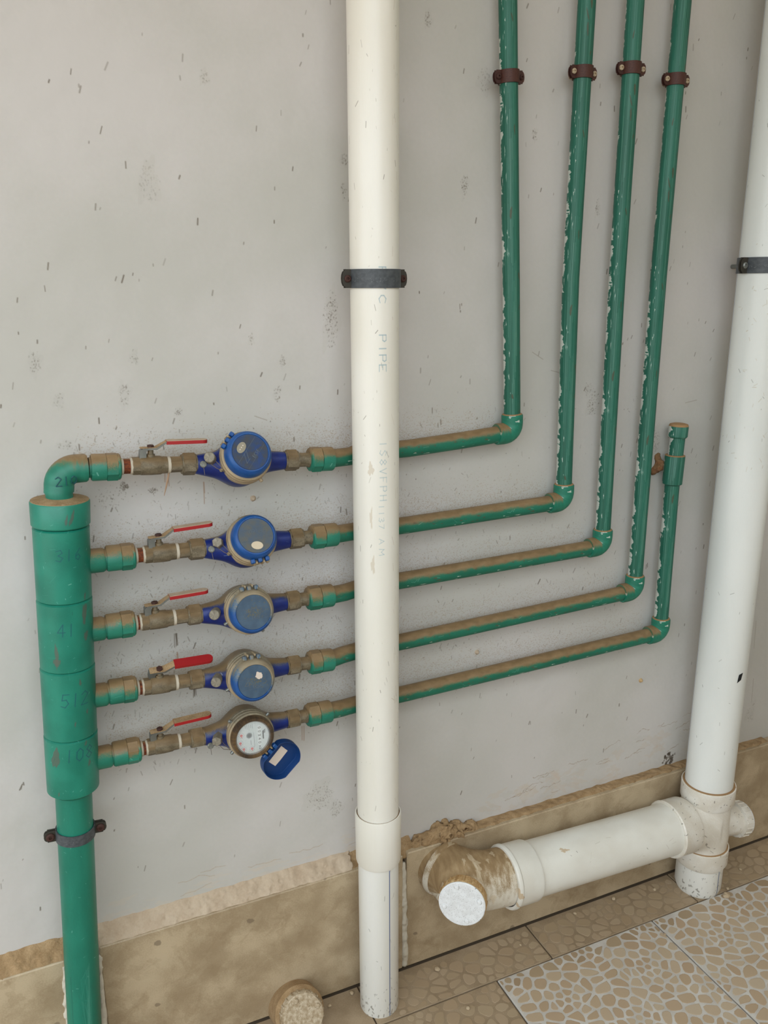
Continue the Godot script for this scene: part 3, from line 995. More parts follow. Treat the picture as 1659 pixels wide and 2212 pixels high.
func baseboard() -> void:
	var root := Node3D.new()
	root.name = "baseboard_back"
	root.set_meta("kind", "structure")
	add_child(root)
	# stone skirting slabs, each a piece of its own
	var spans := [[-2.7, -0.92, 0.266], [-0.915, -0.026, 0.268], [0.03, 0.603, 0.273], [0.612, 1.81, 0.276], [1.813, 3.0, 0.27]]
	for k in spans.size():
		var s: Array = spans[k]
		var lo := Vector3(s[0], 0.003, WALL)
		var hi := Vector3(s[1], s[2], 0.016)
		var mb := MB.new()
		mb.cbox(Transform3D(Basis(), (lo + hi) * 0.5), hi - lo, 0.0018)
		part("skirting_slab", mb, M["skirting_%d" % (k % 3)], root)
	# plaster fillet running down on to the slabs in the middle, rough mortar elsewhere
	var wedge := func(q: Vector3, lo: Vector3, hi: Vector3) -> float: return maxf(Vector3(0, 0.68, 0.733).dot(q - Vector3(0, hi.y, WALL)), box_d(q, lo, hi))
	part("plaster_fillet", lumps(4, Vector3(0.02, 0.258, -0.02), Vector3(0.51, 0.316, 0.024), 0.004, 0.0035, func(q: Vector3) -> float: return wedge.call(q, Vector3(0.03, 0.262, -0.018), Vector3(0.5, 0.300, 0.0135))), M.plaster_fillet, root)
	part("mortar", lumps(5, Vector3(0.62, 0.262, -0.02), Vector3(1.62, 0.306, 0.022), 0.005, 0.004, func(q: Vector3) -> float: return box_d(q, Vector3(0.63, 0.262, -0.02), Vector3(1.6, 0.279, 0.008)) - 0.001), M.mortar, root)
	part("mortar", lumps(6, Vector3(-0.22, 0.25, -0.02), Vector3(-0.01, 0.302, 0.022), 0.0035, 0.004, func(q: Vector3) -> float: return wedge.call(q, Vector3(-0.21, 0.258, -0.018), Vector3(-0.02, 0.296, 0.0135))), M.mortar, root)
	part("mortar", lumps(7, Vector3(0.45, 0.25, -0.02), Vector3(0.64, 0.31, 0.026), 0.0035, 0.004, func(q: Vector3) -> float: return wedge.call(q, Vector3(0.47, 0.262, -0.018), Vector3(0.63, 0.296, 0.0135))), M.mortar, root)
	# rubble where the bend goes through the wall
	part("mortar", lumps(8, Vector3(0.6, 0.24, -0.02), Vector3(0.8, 0.33, 0.05), 0.004, 0.012, func(q: Vector3) -> float: return smin(cap(q, Vector3(0.625, 0.275, -0.004), Vector3(0.70, 0.284, -0.004), 0.01, 0.019), cap(q, Vector3(0.70, 0.284, -0.004), Vector3(0.77, 0.276, -0.004), 0.019, 0.012), 0.02)), M.mortar, root)
	# caulk beside the riser and in the upright joint
	part("caulk_bead", lumps(9, Vector3(-0.05, 0.0, 0.0), Vector3(-0.01, 0.27, 0.045), 0.004, 0.004, func(q: Vector3) -> float: return cap(q, Vector3(-0.036, 0.01, 0.016), Vector3(-0.028, 0.255, 0.014), 0.011, 0.004)), M.caulk, root)
	part("caulk_bead", lumps(10, Vector3(0.005, 0.0, 0.0), Vector3(0.05, 0.27, 0.045), 0.004, 0.003, func(q: Vector3) -> float: return cap(q, Vector3(0.018, 0.01, 0.016), Vector3(0.03, 0.255, 0.014), 0.009, 0.003)), M.caulk, root)
	part("caulk_bead", lumps(11, Vector3(0.59, 0.0, 0.0), Vector3(0.63, 0.27, 0.035), 0.004, 0.004, func(q: Vector3) -> float: return cap(q, Vector3(0.609, 0.01, 0.012), Vector3(0.606, 0.25, 0.01), 0.0075, 0.006)), M.caulk, root)

func clip(poly: PackedVector2Array, at: Vector2, nn: Vector2) -> PackedVector2Array:
	var out := PackedVector2Array()
	for k in poly.size():
		var a := poly[k]
		var b := poly[(k + 1) % poly.size()]
		var da := (a - at).dot(nn)
		var db := (b - at).dot(nn)
		if da <= 0.0:
			out.append(a)
		if (da < 0.0) != (db < 0.0) and absf(da - db) > 1e-9:
			out.append(a.lerp(b, da / (da - db)))
	return out

func pebble_into(mb: MB, poly: PackedVector2Array, h: float, dusty: bool) -> void:
	var tone := Vector2((rng.randi_range(0, 3) + (4 if dusty else 0) + 0.5) / 8.0, (rng.randi_range(0, 7) + 0.5) / 8.0)
	var c := Vector2.ZERO
	for q in poly:
		c += q / poly.size()
	var rings := [[1.0, -0.0006], [0.96, h * 0.6], [0.84, h]]
	var last := []
	for k in rings.size():
		var row := []
		for j in poly.size():
			var q: Vector2 = c + (poly[j] - c) * rings[k][0]
			var out := (poly[j] - c).normalized()
			var up: float = [0.35, 0.8, 1.0][k]
			row.append(mb.p(Vector3(q.x, rings[k][1], q.y), Vector3(out.x * (1.0 - up), up, out.y * (1.0 - up)).normalized(), tone))
		if k > 0:
			for j in poly.size():
				var j2 := (j + 1) % poly.size()
				mb.quad(last[j], last[j2], row[j2], row[j])
		last = row
	var mid := mb.p(Vector3(c.x, h * 1.05, c.y), Vector3.UP, tone)
	for j in poly.size():
		mb.tri(mid, last[j], last[(j + 1) % poly.size()])

func floor_tiles() -> void:
	var root := struct("floor", slab(Vector3(-2.9, -0.06, WALL - 0.2), Vector3(3.2, -0.004, 2.6)), M.grout)
	var tiles := []
	for x in range(-8, 6):
		tiles.append([Rect2(0.503 + x * 0.4, 0.018, 0.397, 0.1), true])
	for z in 6:
		for x in range(-8, 6):
			tiles.append([Rect2(0.766 + x * 0.4, 0.121 + z * 0.4, 0.397, 0.397), false])
	for t: Array in tiles:
		var r: Rect2 = t[0]
		if r.end.x > 3.0 or r.position.x < -2.7 or r.end.y > 2.6:
			continue
		var mb := MB.new()
		mb.cbox(Transform3D(Basis(), Vector3(r.get_center().x, -0.004, r.get_center().y)), Vector3(r.size.x, 0.008, r.size.y), 0.001)
		part("floor_tile", mb, M.tile_dusty if t[1] or r.end.x < 0.77 or r.position.x > 1.9 or r.position.y > 0.9 else M.tile_body, root)
	# moulded pebbles: rings of stones round staggered centres, small in the middle
	var seeds := PackedVector2Array()
	for zi in range(-1, 10):
		for xi in range(-2, 8):
			var c := Vector2(0.867 + xi * 0.2 + (0.1 if posmod(zi, 2) else 0.0) - 0.1, 0.13 + zi * 0.09)
			for ring: Array in [[0.017, 6], [0.037, 9], [0.060, 11], [0.088, 14], [0.112, 18]]:
				for k in int(ring[1]):
					var g: float = TAU * (k + 0.5 * (int(ring[1]) % 2)) / ring[1] + rng.randfn(0, 0.03)
					var q: Vector2 = c + Vector2(cos(g), sin(g)) * ring[0] * rng.randf_range(0.97, 1.03)
					# fish-scale laying: the fan nearer the room covers the one behind it
					var own := true
					for dz in [0, 1, 2]:
						for dx in [-1, 0, 1]:
							var zz: int = zi + dz
							var o := Vector2(0.867 + (xi + dx) * 0.2 + (0.1 if posmod(zz, 2) else 0.0) - 0.1, 0.13 + zz * 0.09)
							if o.distance_to(c) > 0.01 and (q.distance_to(o) < 0.098 if dz > 0 else q.distance_to(o) < q.distance_to(c)):
								own = false
					if own:
						seeds.append(q)
	var kept := PackedVector2Array()
	for zi in range(-1, 10):
		for xi in range(-2, 8):
			kept.append(Vector2(0.867 + xi * 0.2 + (0.1 if posmod(zi, 2) else 0.0) - 0.1, 0.13 + zi * 0.09))
	for q in seeds:
		var free := true
		for o in kept:
			if absf(o.x - q.x) < 0.012 and q.distance_to(o) < 0.0115:
				free = false
				break
		if free:
			kept.append(q)
	var found := []
	for a in kept.size():
		var s := kept[a]
		if s.y < 0.03 or s.x < 0.55 or s.x > 1.96 or s.y > 0.915 or (s.x < 0.77 and s.y > 0.52):
			continue
		var home := Rect2()
		var first := false
		for t: Array in tiles:
			if t[0].has_point(s):
				home = t[0]
				first = t[1]
		if home.size.x == 0.0:
			continue
		var poly := PackedVector2Array([home.position + Vector2(0.002, 0.002), Vector2(home.end.x - 0.002, home.position.y + 0.002), home.end - Vector2(0.002, 0.002), Vector2(home.position.x + 0.002, home.end.y - 0.002)])
		for b in kept.size():
			if b != a and absf(kept[b].x - s.x) < 0.06 and absf(kept[b].y - s.y) < 0.06:
				var d := kept[b] - s
				poly = clip(poly, s + d * 0.5 - d.normalized() * 0.0022, d.normalized())
		if poly.size() < 3:
			continue
		# cut the corners round
		var soft := PackedVector2Array()
		for k in poly.size():
			var p0 := poly[k]
			var p1 := poly[(k + 1) % poly.size()]
			soft.append(p0.lerp(p1, 0.24))
			soft.append(p0.lerp(p1, 0.76))
		found.append({"poly": soft, "near": Vector3(s.x, -1.36, s.y - 1.282).length() + (0.0 if s.y > 0.1 and s.y < 0.155 + (s.x - 0.57) * 0.45 else 9.0), "dusty": first or s.y < 0.145 or s.x < 0.765})
	found.sort_custom(func(l, r): return l.near < r.near)
	var rest := MB.new()
	for k in found.size():
		if k < 300:
			var mb := MB.new()
			pebble_into(mb, found[k].poly, 0.0007 if found[k].dusty else 0.0012, found[k].dusty)
			part("pebble", mb, M.pebble_glaze, root)
		else:
			pebble_into(rest, found[k].poly, 0.0007 if found[k].dusty else 0.0012, found[k].dusty)
	if rest.v.size():
		part("pebble_field", rest, M.pebble_glaze, root).set_meta("kind", "stuff")

# ------------------------------------------------------------------ white drains
func ring_prof(s0: float, s1: float, r_in: float, r: float, c := 0.002) -> Array:
	return [[s0, r_in], [s0, r - c], [s0 + c, r], [s1 - c, r], [s1, r - c], [s1, r_in]]

func center_drain() -> void:
	var x := 0.5255
	var z := 0.072
	var t := thing("drain_pipe", "tall slim white plastic drain pipe in front of the green pipes", "pipe", Vector3(x, 0, z))
	var mb := MB.new()
	mb.lathe(Vector3(0, 0.43, 0), Vector3.UP, BACK, [[-0.03, 0.0378], [2.13, 0.0378]], 64, 0.0, 1.0 / 1.5)
	part("upper_pipe", mb, M.white_pipe, t)
	mb = MB.new()
	mb.lathe(Vector3.ZERO, Vector3.UP, BACK, [[0.331, 0.037], [0.333, 0.0405], [0.337, 0.0418], [0.432, 0.0424], [0.4345, 0.0415], [0.4345, 0.0396], [0.428, 0.0394], [0.428, 0.0378]], 64, 0.0, 0.1)
	part("coupling", mb, M.white_pipe, t)
	mb = MB.new()
	mb.lathe(Vector3.ZERO, Vector3.UP, BACK, [[0.4285, 0.0377], [0.4305, 0.0398], [0.4325, 0.0385], [0.434, 0.0377]], 48)
	part("dust_line", mb, M.dust_line, t, "brown dirt settled in the socket rim")
	mb = MB.new()
	mb.lathe(Vector3.ZERO, Vector3.UP, BACK, [[0.0, 0.0], [0.0, 0.0365], [0.003, 0.0376], [0.335, 0.0376]], 64, 0.0, 1.0)
	part("lower_pipe", mb, M.white_pipe_low, t, "lower length with a fine blue line")

func right_drain() -> void:
	var x := 1.3405
	var z := 0.075
	var t := thing("drain_stack", "thick white drain stack at the right edge with a tee near the floor", "pipe", Vector3(x, 0, z))
	var mb := MB.new()
	mb.lathe(Vector3(0, 0.25, 0), Vector3.UP, BACK, [[0.0, 0.0515], [2.31, 0.0515]], 64, 0.0, 1.0 / 1.5)
	part("upright_pipe", mb, M.white_stack, t)
	# tee: straight body with a swept branch to the left
	mb = MB.new()
	var f := func(q: Vector3) -> float:
		var a := cyl(q, Vector3(0, 0.09, 0), Vector3(0, 0.26, 0), 0.053, 0.053)
		var b := cyl(q, Vector3(-0.105, 0.188, 0.004), Vector3(-0.01, 0.180, 0.002), 0.056, 0.052)
		var c := cap(q, Vector3(-0.055, 0.185, 0.003), Vector3(0, 0.15, 0), 0.05, 0.05)
		return smin(smin(a, b, 0.012), c, 0.012)
	mb.nets(f, Vector3(-0.13, 0.08, -0.07), Vector3(0.07, 0.275, 0.07), 0.0045, func(q: Vector3) -> Vector2: return Vector2(q.x * 2.0 + q.y * 2.0, 0.25 + 0.15 * atan2(q.z, 0.4 * q.y - q.x * 0.5 - 0.02)))
	part("tee", mb, M.white_socket, t)
	for c: Array in [[0.229, 0.276, 0.0585], [0.072, 0.119, 0.0585]]:
		mb = MB.new()
		mb.lathe(Vector3.ZERO, Vector3.UP, BACK, [[c[0], 0.05], [c[0] + 0.001, c[2] - 0.004], [c[0] + 0.009, c[2]], [c[1] - 0.001, c[2]], [c[1], c[2] - 0.001], [c[1], 0.0525]], 64, 0.0, 3.0)
		part("socket", mb, M.white_socket, t)
		mb = MB.new()
		mb.lathe(Vector3.ZERO, Vector3.UP, BACK, [[c[1] - 0.001, 0.0565], [c[1] + 0.0012, 0.0555], [c[1] + 0.0016, 0.0515]], 48)
		part("dust_line", mb, M.dust_line, t, "brown dirt settled on the socket rim")
	mb = MB.new()
	mb.lathe(Vector3(-0.105, 0.188, 0.004), Vector3(1, -0.034, 0), BACK, [[-0.012, 0.055], [-0.013, 0.0605], [-0.010, 0.0625], [-0.006, 0.061], [0.036, 0.061], [0.042, 0.058], [0.042, 0.05]], 64, 0.0, 3.0)
	part("socket", mb, M.white_socket, t)
	mb = MB.new()
	mb.lathe(Vector3.ZERO, Vector3.UP, BACK, [[0.0, 0.0], [0.0, 0.047], [0.012, 0.0515], [0.085, 0.0515]], 64, 0.0, 1.0)
	part("foot_pipe", mb, M.white_pipe_low, t)

	# lying branch with the dust-caked bend
	var b := thing("drain_branch", "thick white drain pipe lying above the skirting with capped dusty bend", "pipe", Vector3(0.715, 0.214, 0.076))
	var a0 := Vector3(0.06, -0.008, 0.003)
	var a1 := Vector3(0.525, -0.026, 0.003)
	var ax := (a1 - a0).normalized()
	mb = MB.new()
	mb.lathe(a0, ax, BACK, [[0.04, 0.0], [0.04, 0.0555], [a0.distance_to(a1), 0.0555]], 64, 0.0, 2.0)
	part("lying_pipe", mb, M.white_branch, b)
	mb = MB.new()
	var cdir := Vector3(-0.62, 0.1, 0.78).normalized()
	var g := func(q: Vector3) -> float:
		var s := cap(q, Vector3(0.10, -0.009, 0.002), Vector3(0.0, 0.0, 0.0), 0.0565, 0.054)
		var w := cyl(q, Vector3(-0.032, 0.006, -0.088), Vector3(-0.004, 0.0, -0.01), 0.0535, 0.0535)
		var n := cyl(q, Vector3.ZERO, cdir * 0.048, 0.0435, 0.0435)
		return maxf(smin(smin(s, w, 0.03), n, 0.010), q.x - 0.105)
	mb.nets(g, Vector3(-0.105, -0.085, -0.1), Vector3(0.12, 0.085, 0.08), 0.0042, func(q: Vector3) -> Vector2: return Vector2(q.x * 3.0 + 0.4 * q.z, fposmod(atan2(q.y, -q.z) / TAU, 1.0)))
	part("bend", mb, M.bend_caked, b, "bend caked in brown dust")
	mb = MB.new()
	mb.lathe(a0, ax, BACK, [[0.022, 0.056], [0.022, 0.0615], [0.025, 0.0634], [0.030, 0.0634], [0.033, 0.0610], [0.078, 0.0610], [0.082, 0.0597], [0.082, 0.055]], 64, 0.0, 3.0)
	part("socket", mb, M.white_branch, b)
	var cap_node := part("cleanout_cap", screw_cap(0.0455, 0.024), M.cap_side, b, "dirty gold-brown screw cap rim")
	cap_node.transform = Transform3D(Basis.looking_at(-cdir, Vector3.UP), cdir * 0.040)
	cap_disc(cap_node, 0.0452, 0.0242, M.cap_face)
	# old cement ring where the bend meets the wall
	mb = MB.new()
	mb.lathe(Vector3(-0.024, 0.005, -0.062), Vector3(0.33, -0.07, 0.94), BACK, [[0.0, 0.05], [0.0, 0.0565], [0.005, 0.0572], [0.010, 0.056], [0.011, 0.052]], 48)
	part("wall_collar", mb, M.bend_caked, b)

	# cleanout port on the far side of the stack
	mb = MB.new()
	var pd := Vector3(1.0, -0.13, 0.02).normalized()
	mb.lathe(Vector3(0.02, -0.066 + 0.215, -0.014), pd, BACK, [[0.0, 0.0], [0.0, 0.0345], [0.095, 0.0345]], 48, 0.0, 3.0)
	part("side_port", mb, M.white_socket, t)
	var c2 := part("cleanout_cap", screw_cap(0.0405, 0.024), M.white_socket, t)
	c2.transform = Transform3D(Basis.looking_at(-pd, Vector3.UP), Vector3(0.02, 0.149, -0.014) + pd * 0.088)
	cap_disc(c2, 0.04, 0.0242, M.cap_face)

	# dirty cleanout at floor level, cut by the lower edge of the picture
	var fl := thing("cleanout_stub", "dirty capped cleanout stub at floor level left of the slim drain", "pipe", Vector3(0.365, 0.016, 0.018))
	var fd := Vector3(0.0, 0.45, 0.89).normalized()
	mb = MB.new()
	mb.lathe(Vector3.ZERO, fd, Vector3.UP, [[-0.02, 0.0], [-0.02, 0.048], [0.052, 0.0475], [0.059, 0.042], [0.059, 0.0]], 48, 0.0, 3.0)
	part("stub", mb, M.mortar, fl, "stub caked in grey-brown mortar")
	var c3 := part("cleanout_cap", screw_cap(0.0405, 0.02), M.cap_dirty, fl)
	c3.transform = Transform3D(Basis.looking_at(-fd, Vector3.UP), fd * 0.056)
	cap_disc(c3, 0.0395, 0.0202, M.cap_dirty)

func screw_cap(r: float, h: float) -> MB:
	# knurled side, facing local +z
	var mb := MB.new()
	mb.lathe(Vector3.ZERO, Vector3.BACK, Vector3.UP, [[0.0, 0.0], [0.0, r], [h - 0.003, r], [h, r - 0.002], [h, 0.0]], 60, 0.0, 3.0)
	for k in 20:
		var g := TAU * k / 20.0
		mb.cbox(Transform3D(Basis(Vector3.BACK, g), Vector3(cos(g) * r, sin(g) * r, h * 0.5)), Vector3(0.003, 0.0035, h * 0.8), 0.0008)
	return mb

func cap_disc(parent: Node3D, r: float, z: float, m: Material) -> void:
	var mb := MB.new()
	var c := mb.p(Vector3(0, 0, z + 0.0012), Vector3.BACK, Vector2(0.5, 0.5))
	var last := -1
	for k in 61:
		var g := TAU * k / 60.0
		var d := Vector2(cos(g), sin(g))
		var q := mb.p(Vector3(d.x * (r - 0.0016), d.y * (r - 0.0016), z + 0.0012), Vector3.BACK, Vector2(0.5, 0.5) + d * 0.48)
		if k > 0:
			mb.tri(c, last, q)
		last = q
	mb.lathe(Vector3.ZERO, Vector3.BACK, Vector3.UP, [[z - 0.002, r], [z, r], [z + 0.0012, r - 0.0016]], 60)
	part("cap_disc", mb, m, parent, "flat speckled cap face")
	for k in 4:
		var g := TAU * (k + 0.2) / 4.0
		mb = MB.new()
		mb.lathe(Vector3(cos(g) * r * 0.78, sin(g) * r * 0.78, z), Vector3.BACK, Vector3.UP, [[0.0, 0.005], [0.002, 0.005], [0.004, 0.0036], [0.0045, 0.0]], 16)
		part("lug", mb, m, parent)

# ------------------------------------------------------------------ manifold
const MAN_TOP := Vector3(0.0443, 1.068, 0.05)
const MAN_DIR := Vector3(0.0566, 0.9984, 0.0)

func man_at(y: float) -> Vector3:
	return MAN_TOP + MAN_DIR * ((y - MAN_TOP.y) / MAN_DIR.y)

const ROW_L := [Vector3(0.0899, 1.1101, 0.045), Vector3(0.0856, 0.9713, 0.045), Vector3(0.0778, 0.8635, 0.045), Vector3(0.0715, 0.7563, 0.045), Vector3(0.0653, 0.6485, 0.045)]
const ROW_R := [Vector3(0.4402, 1.0908, 0.040), Vector3(0.4442, 0.9614, 0.040), Vector3(0.4358, 0.8548, 0.040), Vector3(0.4328, 0.7371, 0.040), Vector3(0.4251, 0.6388, 0.040)]
# distances along each row: adapter start, end, valve start, end, nut start, end, second nut start, end, adapter start, end, stem
const ROW_S := [
	[0.0006, 0.0416, 0.0579, 0.1087, 0.1307, 0.1508, 0.2923, 0.3124, 0.3327, 0.3717, 0.0851],
	[0.0138, 0.0551, 0.0694, 0.1159, 0.1371, 0.1594, 0.2993, 0.3212, 0.3360, 0.3802, 0.0914],
	[0.0120, 0.0542, 0.0639, 0.1119, 0.1357, 0.1555, 0.2977, 0.3185, 0.3342, 0.3782, 0.0856],
	[0.0130, 0.0546, 0.0652, 0.1142, 0.1378, 0.1580, 0.3017, 0.3222, 0.3399, 0.3824, 0.0903],
	[0.0161, 0.0580, 0.0689, 0.1175, 0.1386, 0.1591, 0.3031, 0.3236, 0.3394, 0.3825, 0.0901]]

func row_dir(k: int) -> Vector3:
	return (ROW_R[k] - ROW_L[k]).normalized()

func row_at(k: int, s: float) -> Vector3:
	return ROW_L[k] + row_dir(k) * s

func manifold() -> void:
	var t := thing("water_manifold", "thick green upright manifold column with five outlets and handwritten numbers", "manifold", Vector3.ZERO)
	var us := 1.0 / 0.5
	var tops := [[0.922, 1.031], [0.816, 0.922], [0.7055, 0.816], [0.604, 0.7055]]
	for k in 4:
		var a: float = tops[k][0]
		var b: float = tops[k][1]
		var o := man_at(a)
		var l := (b - a) / MAN_DIR.y
		var mb := MB.new()
		var low := 0.0022 if k < 3 else 0.008
		mb.lathe(o, MAN_DIR, BACK, [[0.0, 0.02], [0.0, 0.0383 - low * 1.2], [low, 0.0383], [l - 0.0022, 0.0388], [l, 0.0360], [l, 0.02]], 72, (a - 0.59) * us, us)
		var seg := part("column_segment", mb, M.manifold_green, t)
		# outlet to the right
		var r := k + 1
		mb = MB.new()
		var dir := row_dir(r)
		var s_end: float = ROW_S[r][0] - 0.002
		var from := man_at(ROW_L[r].y)
		var len0: float = ROW_L[r].x + s_end - from.x
		mb.lathe(Vector3(from.x, ROW_L[r].y, 0.0455), dir, BACK, [[0.0, 0.0185], [len0 - 0.003, 0.0182], [len0, 0.0165], [len0, 0.0152], [len0 + 0.004, 0.0152]], 40, 0.13 * k, 2.0)
		part("outlet", mb, M.green_fitting, seg)
	var mb2 := MB.new()
	mb2.lathe(man_at(1.0325), MAN_DIR, BACK, [[0.0, 0.03], [0.0, 0.0385], [0.002, 0.0402], [0.034, 0.0408], [0.036, 0.0395], [0.036, 0.0]], 72, (1.0325 - 0.59) * us, us)
	part("top_cap", mb2, M.manifold_green, t)
	# dust bed on the flat top
	mb2 = MB.new()
	mb2.lathe(man_at(1.0685), MAN_DIR, BACK, [[-0.002, 0.0398], [0.0006, 0.0394], [0.0022, 0.030], [0.0042, 0.0178]], 60, 0.0, 6.0)
	part("dust_bed", mb2, M.mortar, t, "brown dust lying on the flat top")
	# elbow to the first row
	var pts := []
	var rad := []
	var base := man_at(1.069)
	var bend := 0.024
	var corner := Vector3(0.0455, 1.1105, 0.0475)
	pts.append(base)
	rad.append(0.0185)
	pts.append(base + Vector3(0, 0.009, 0))
	rad.append(0.0185)
	pts.append(base + Vector3(0, 0.0105, 0))
	rad.append(0.0203)
	for k in 11:
		var g := PI * 0.5 * k / 10.0
		pts.append(Vector3(corner.x + bend * (1.0 - cos(g)), corner.y - bend * (1.0 - sin(g)), corner.z - 0.002 * k / 10.0))
		rad.append(0.0205)
	pts.append(Vector3(0.083, 1.1103, 0.0452))
	rad.append(0.0203)
	pts.append(Vector3(0.0858, 1.1102, 0.0451))
	rad.append(0.0185)
	mb2 = MB.new()
	mb2.tube(pts, rad, BACK, 48, 0.0, 1.0 / 0.085)
	part("elbow", mb2, M.elbow_green, t)
	# felt-pen number on the elbow front
	number_on(t, "210", Vector3(0.0405, 1.092, 0.0), 0.0475, 0.0212)
	# riser pipe down to the floor
	mb2 = MB.new()
	mb2.lathe(man_at(0.0), MAN_DIR, BACK, [[0.0, 0.0], [0.0, 0.0268], [0.625, 0.0272]], 56, 0.0, 1.0 / 0.62)
	part("riser_pipe", mb2, M.riser_green, t)
	# threaded adapters
	for k in 5:
		part("threaded_adapter", adapter(row_at(k, ROW_S[k][0]), row_dir(k), ROW_S[k][1] - ROW_S[k][0], 0.21 * k), M.green_fitting, t)

func number_on(parent: Node3D, text: String, at: Vector3, zc: float, r: float) -> void:
	# pen strokes laid on the rounded front of the elbow as thin ink
	var mb := MB.new()
	var x := 0.0
	var h := 0.013
	for ch in text:
		for s: Array in Paint.GLYPH[ch]:
			for k in range(0, s.size() - 2, 2):
				var q := []
				for e in 2:
					var lx: float = at.x + (x + s[k + e * 2]) * h
					var ly: float = at.y + s[k + e * 2 + 1] * h
					# the elbow's front is a torus: depth from the distance to its centre line
					var cc := Vector2(0.0695, 1.0865)
					var d := Vector2(lx, ly).distance_to(cc) - 0.024
					q.append(Vector3(lx, ly, zc + sqrt(maxf(r * r - d * d, 1e-6))))
				mb.tube(q, [0.0007, 0.0007], BACK, 6, 0.0, 1.0)
		x += 0.8
	part("pen_number", mb, M.ink, parent, "handwritten number 210 in dark pen")

func adapter(o: Vector3, dir: Vector3, l: float, u0: float) -> MB:
	var mb := MB.new()
	var a := l * 0.5
	mb.lathe(o, dir, BACK, [[-0.003, 0.0148], [0.0, 0.0152], [0.0, 0.0182], [0.002, 0.0196], [a, 0.0196], [a, 0.0185]], 44, u0, 2.0)
	mb.lathe(o, dir, Vector3(0, 0.38, -0.92), [[a, 0.0], [a, 0.0195], [a + 0.001, 0.0207], [l - 0.005, 0.0207], [l - 0.004, 0.0198]], 8, u0, 2.0, true)
	mb.lathe(o, dir, BACK, [[l - 0.005, 0.0], [l - 0.005, 0.0194], [l - 0.002, 0.0194], [l, 0.0176], [l, 0.0]], 44, u0, 2.0)
	return mb

# ------------------------------------------------------------------ valves and meters
const ORDER := ["first", "second", "third", "fourth", "fifth"]
const TILT := [26.0, 29.0, 12.0, 8.0, 6.0]
const HINGE := [142.0, -84.0, 92.0, 92.0, -48.0]
const VALVE_WHERE := ["ball valve of the topmost row, red lever, under the manifold elbow", "ball valve of the second row from the top, red lever", "ball valve of the middle row, red lever over a rusty nipple", "ball valve of the fourth row, red lever tipped to the front", "ball valve of the lowest row, dusty red lever"]
const METER_WHERE := ["water meter of the topmost row, dark blue lid with oval grey sticker", "water meter of the second row, grey lid with oval cream sticker and hinge below", "water meter of the middle row, dusty blue lid without sticker", "water meter of the fourth row, blue lid with a torn pink-white sticker", "water meter of the lowest row, lid hanging open and white dial showing"]

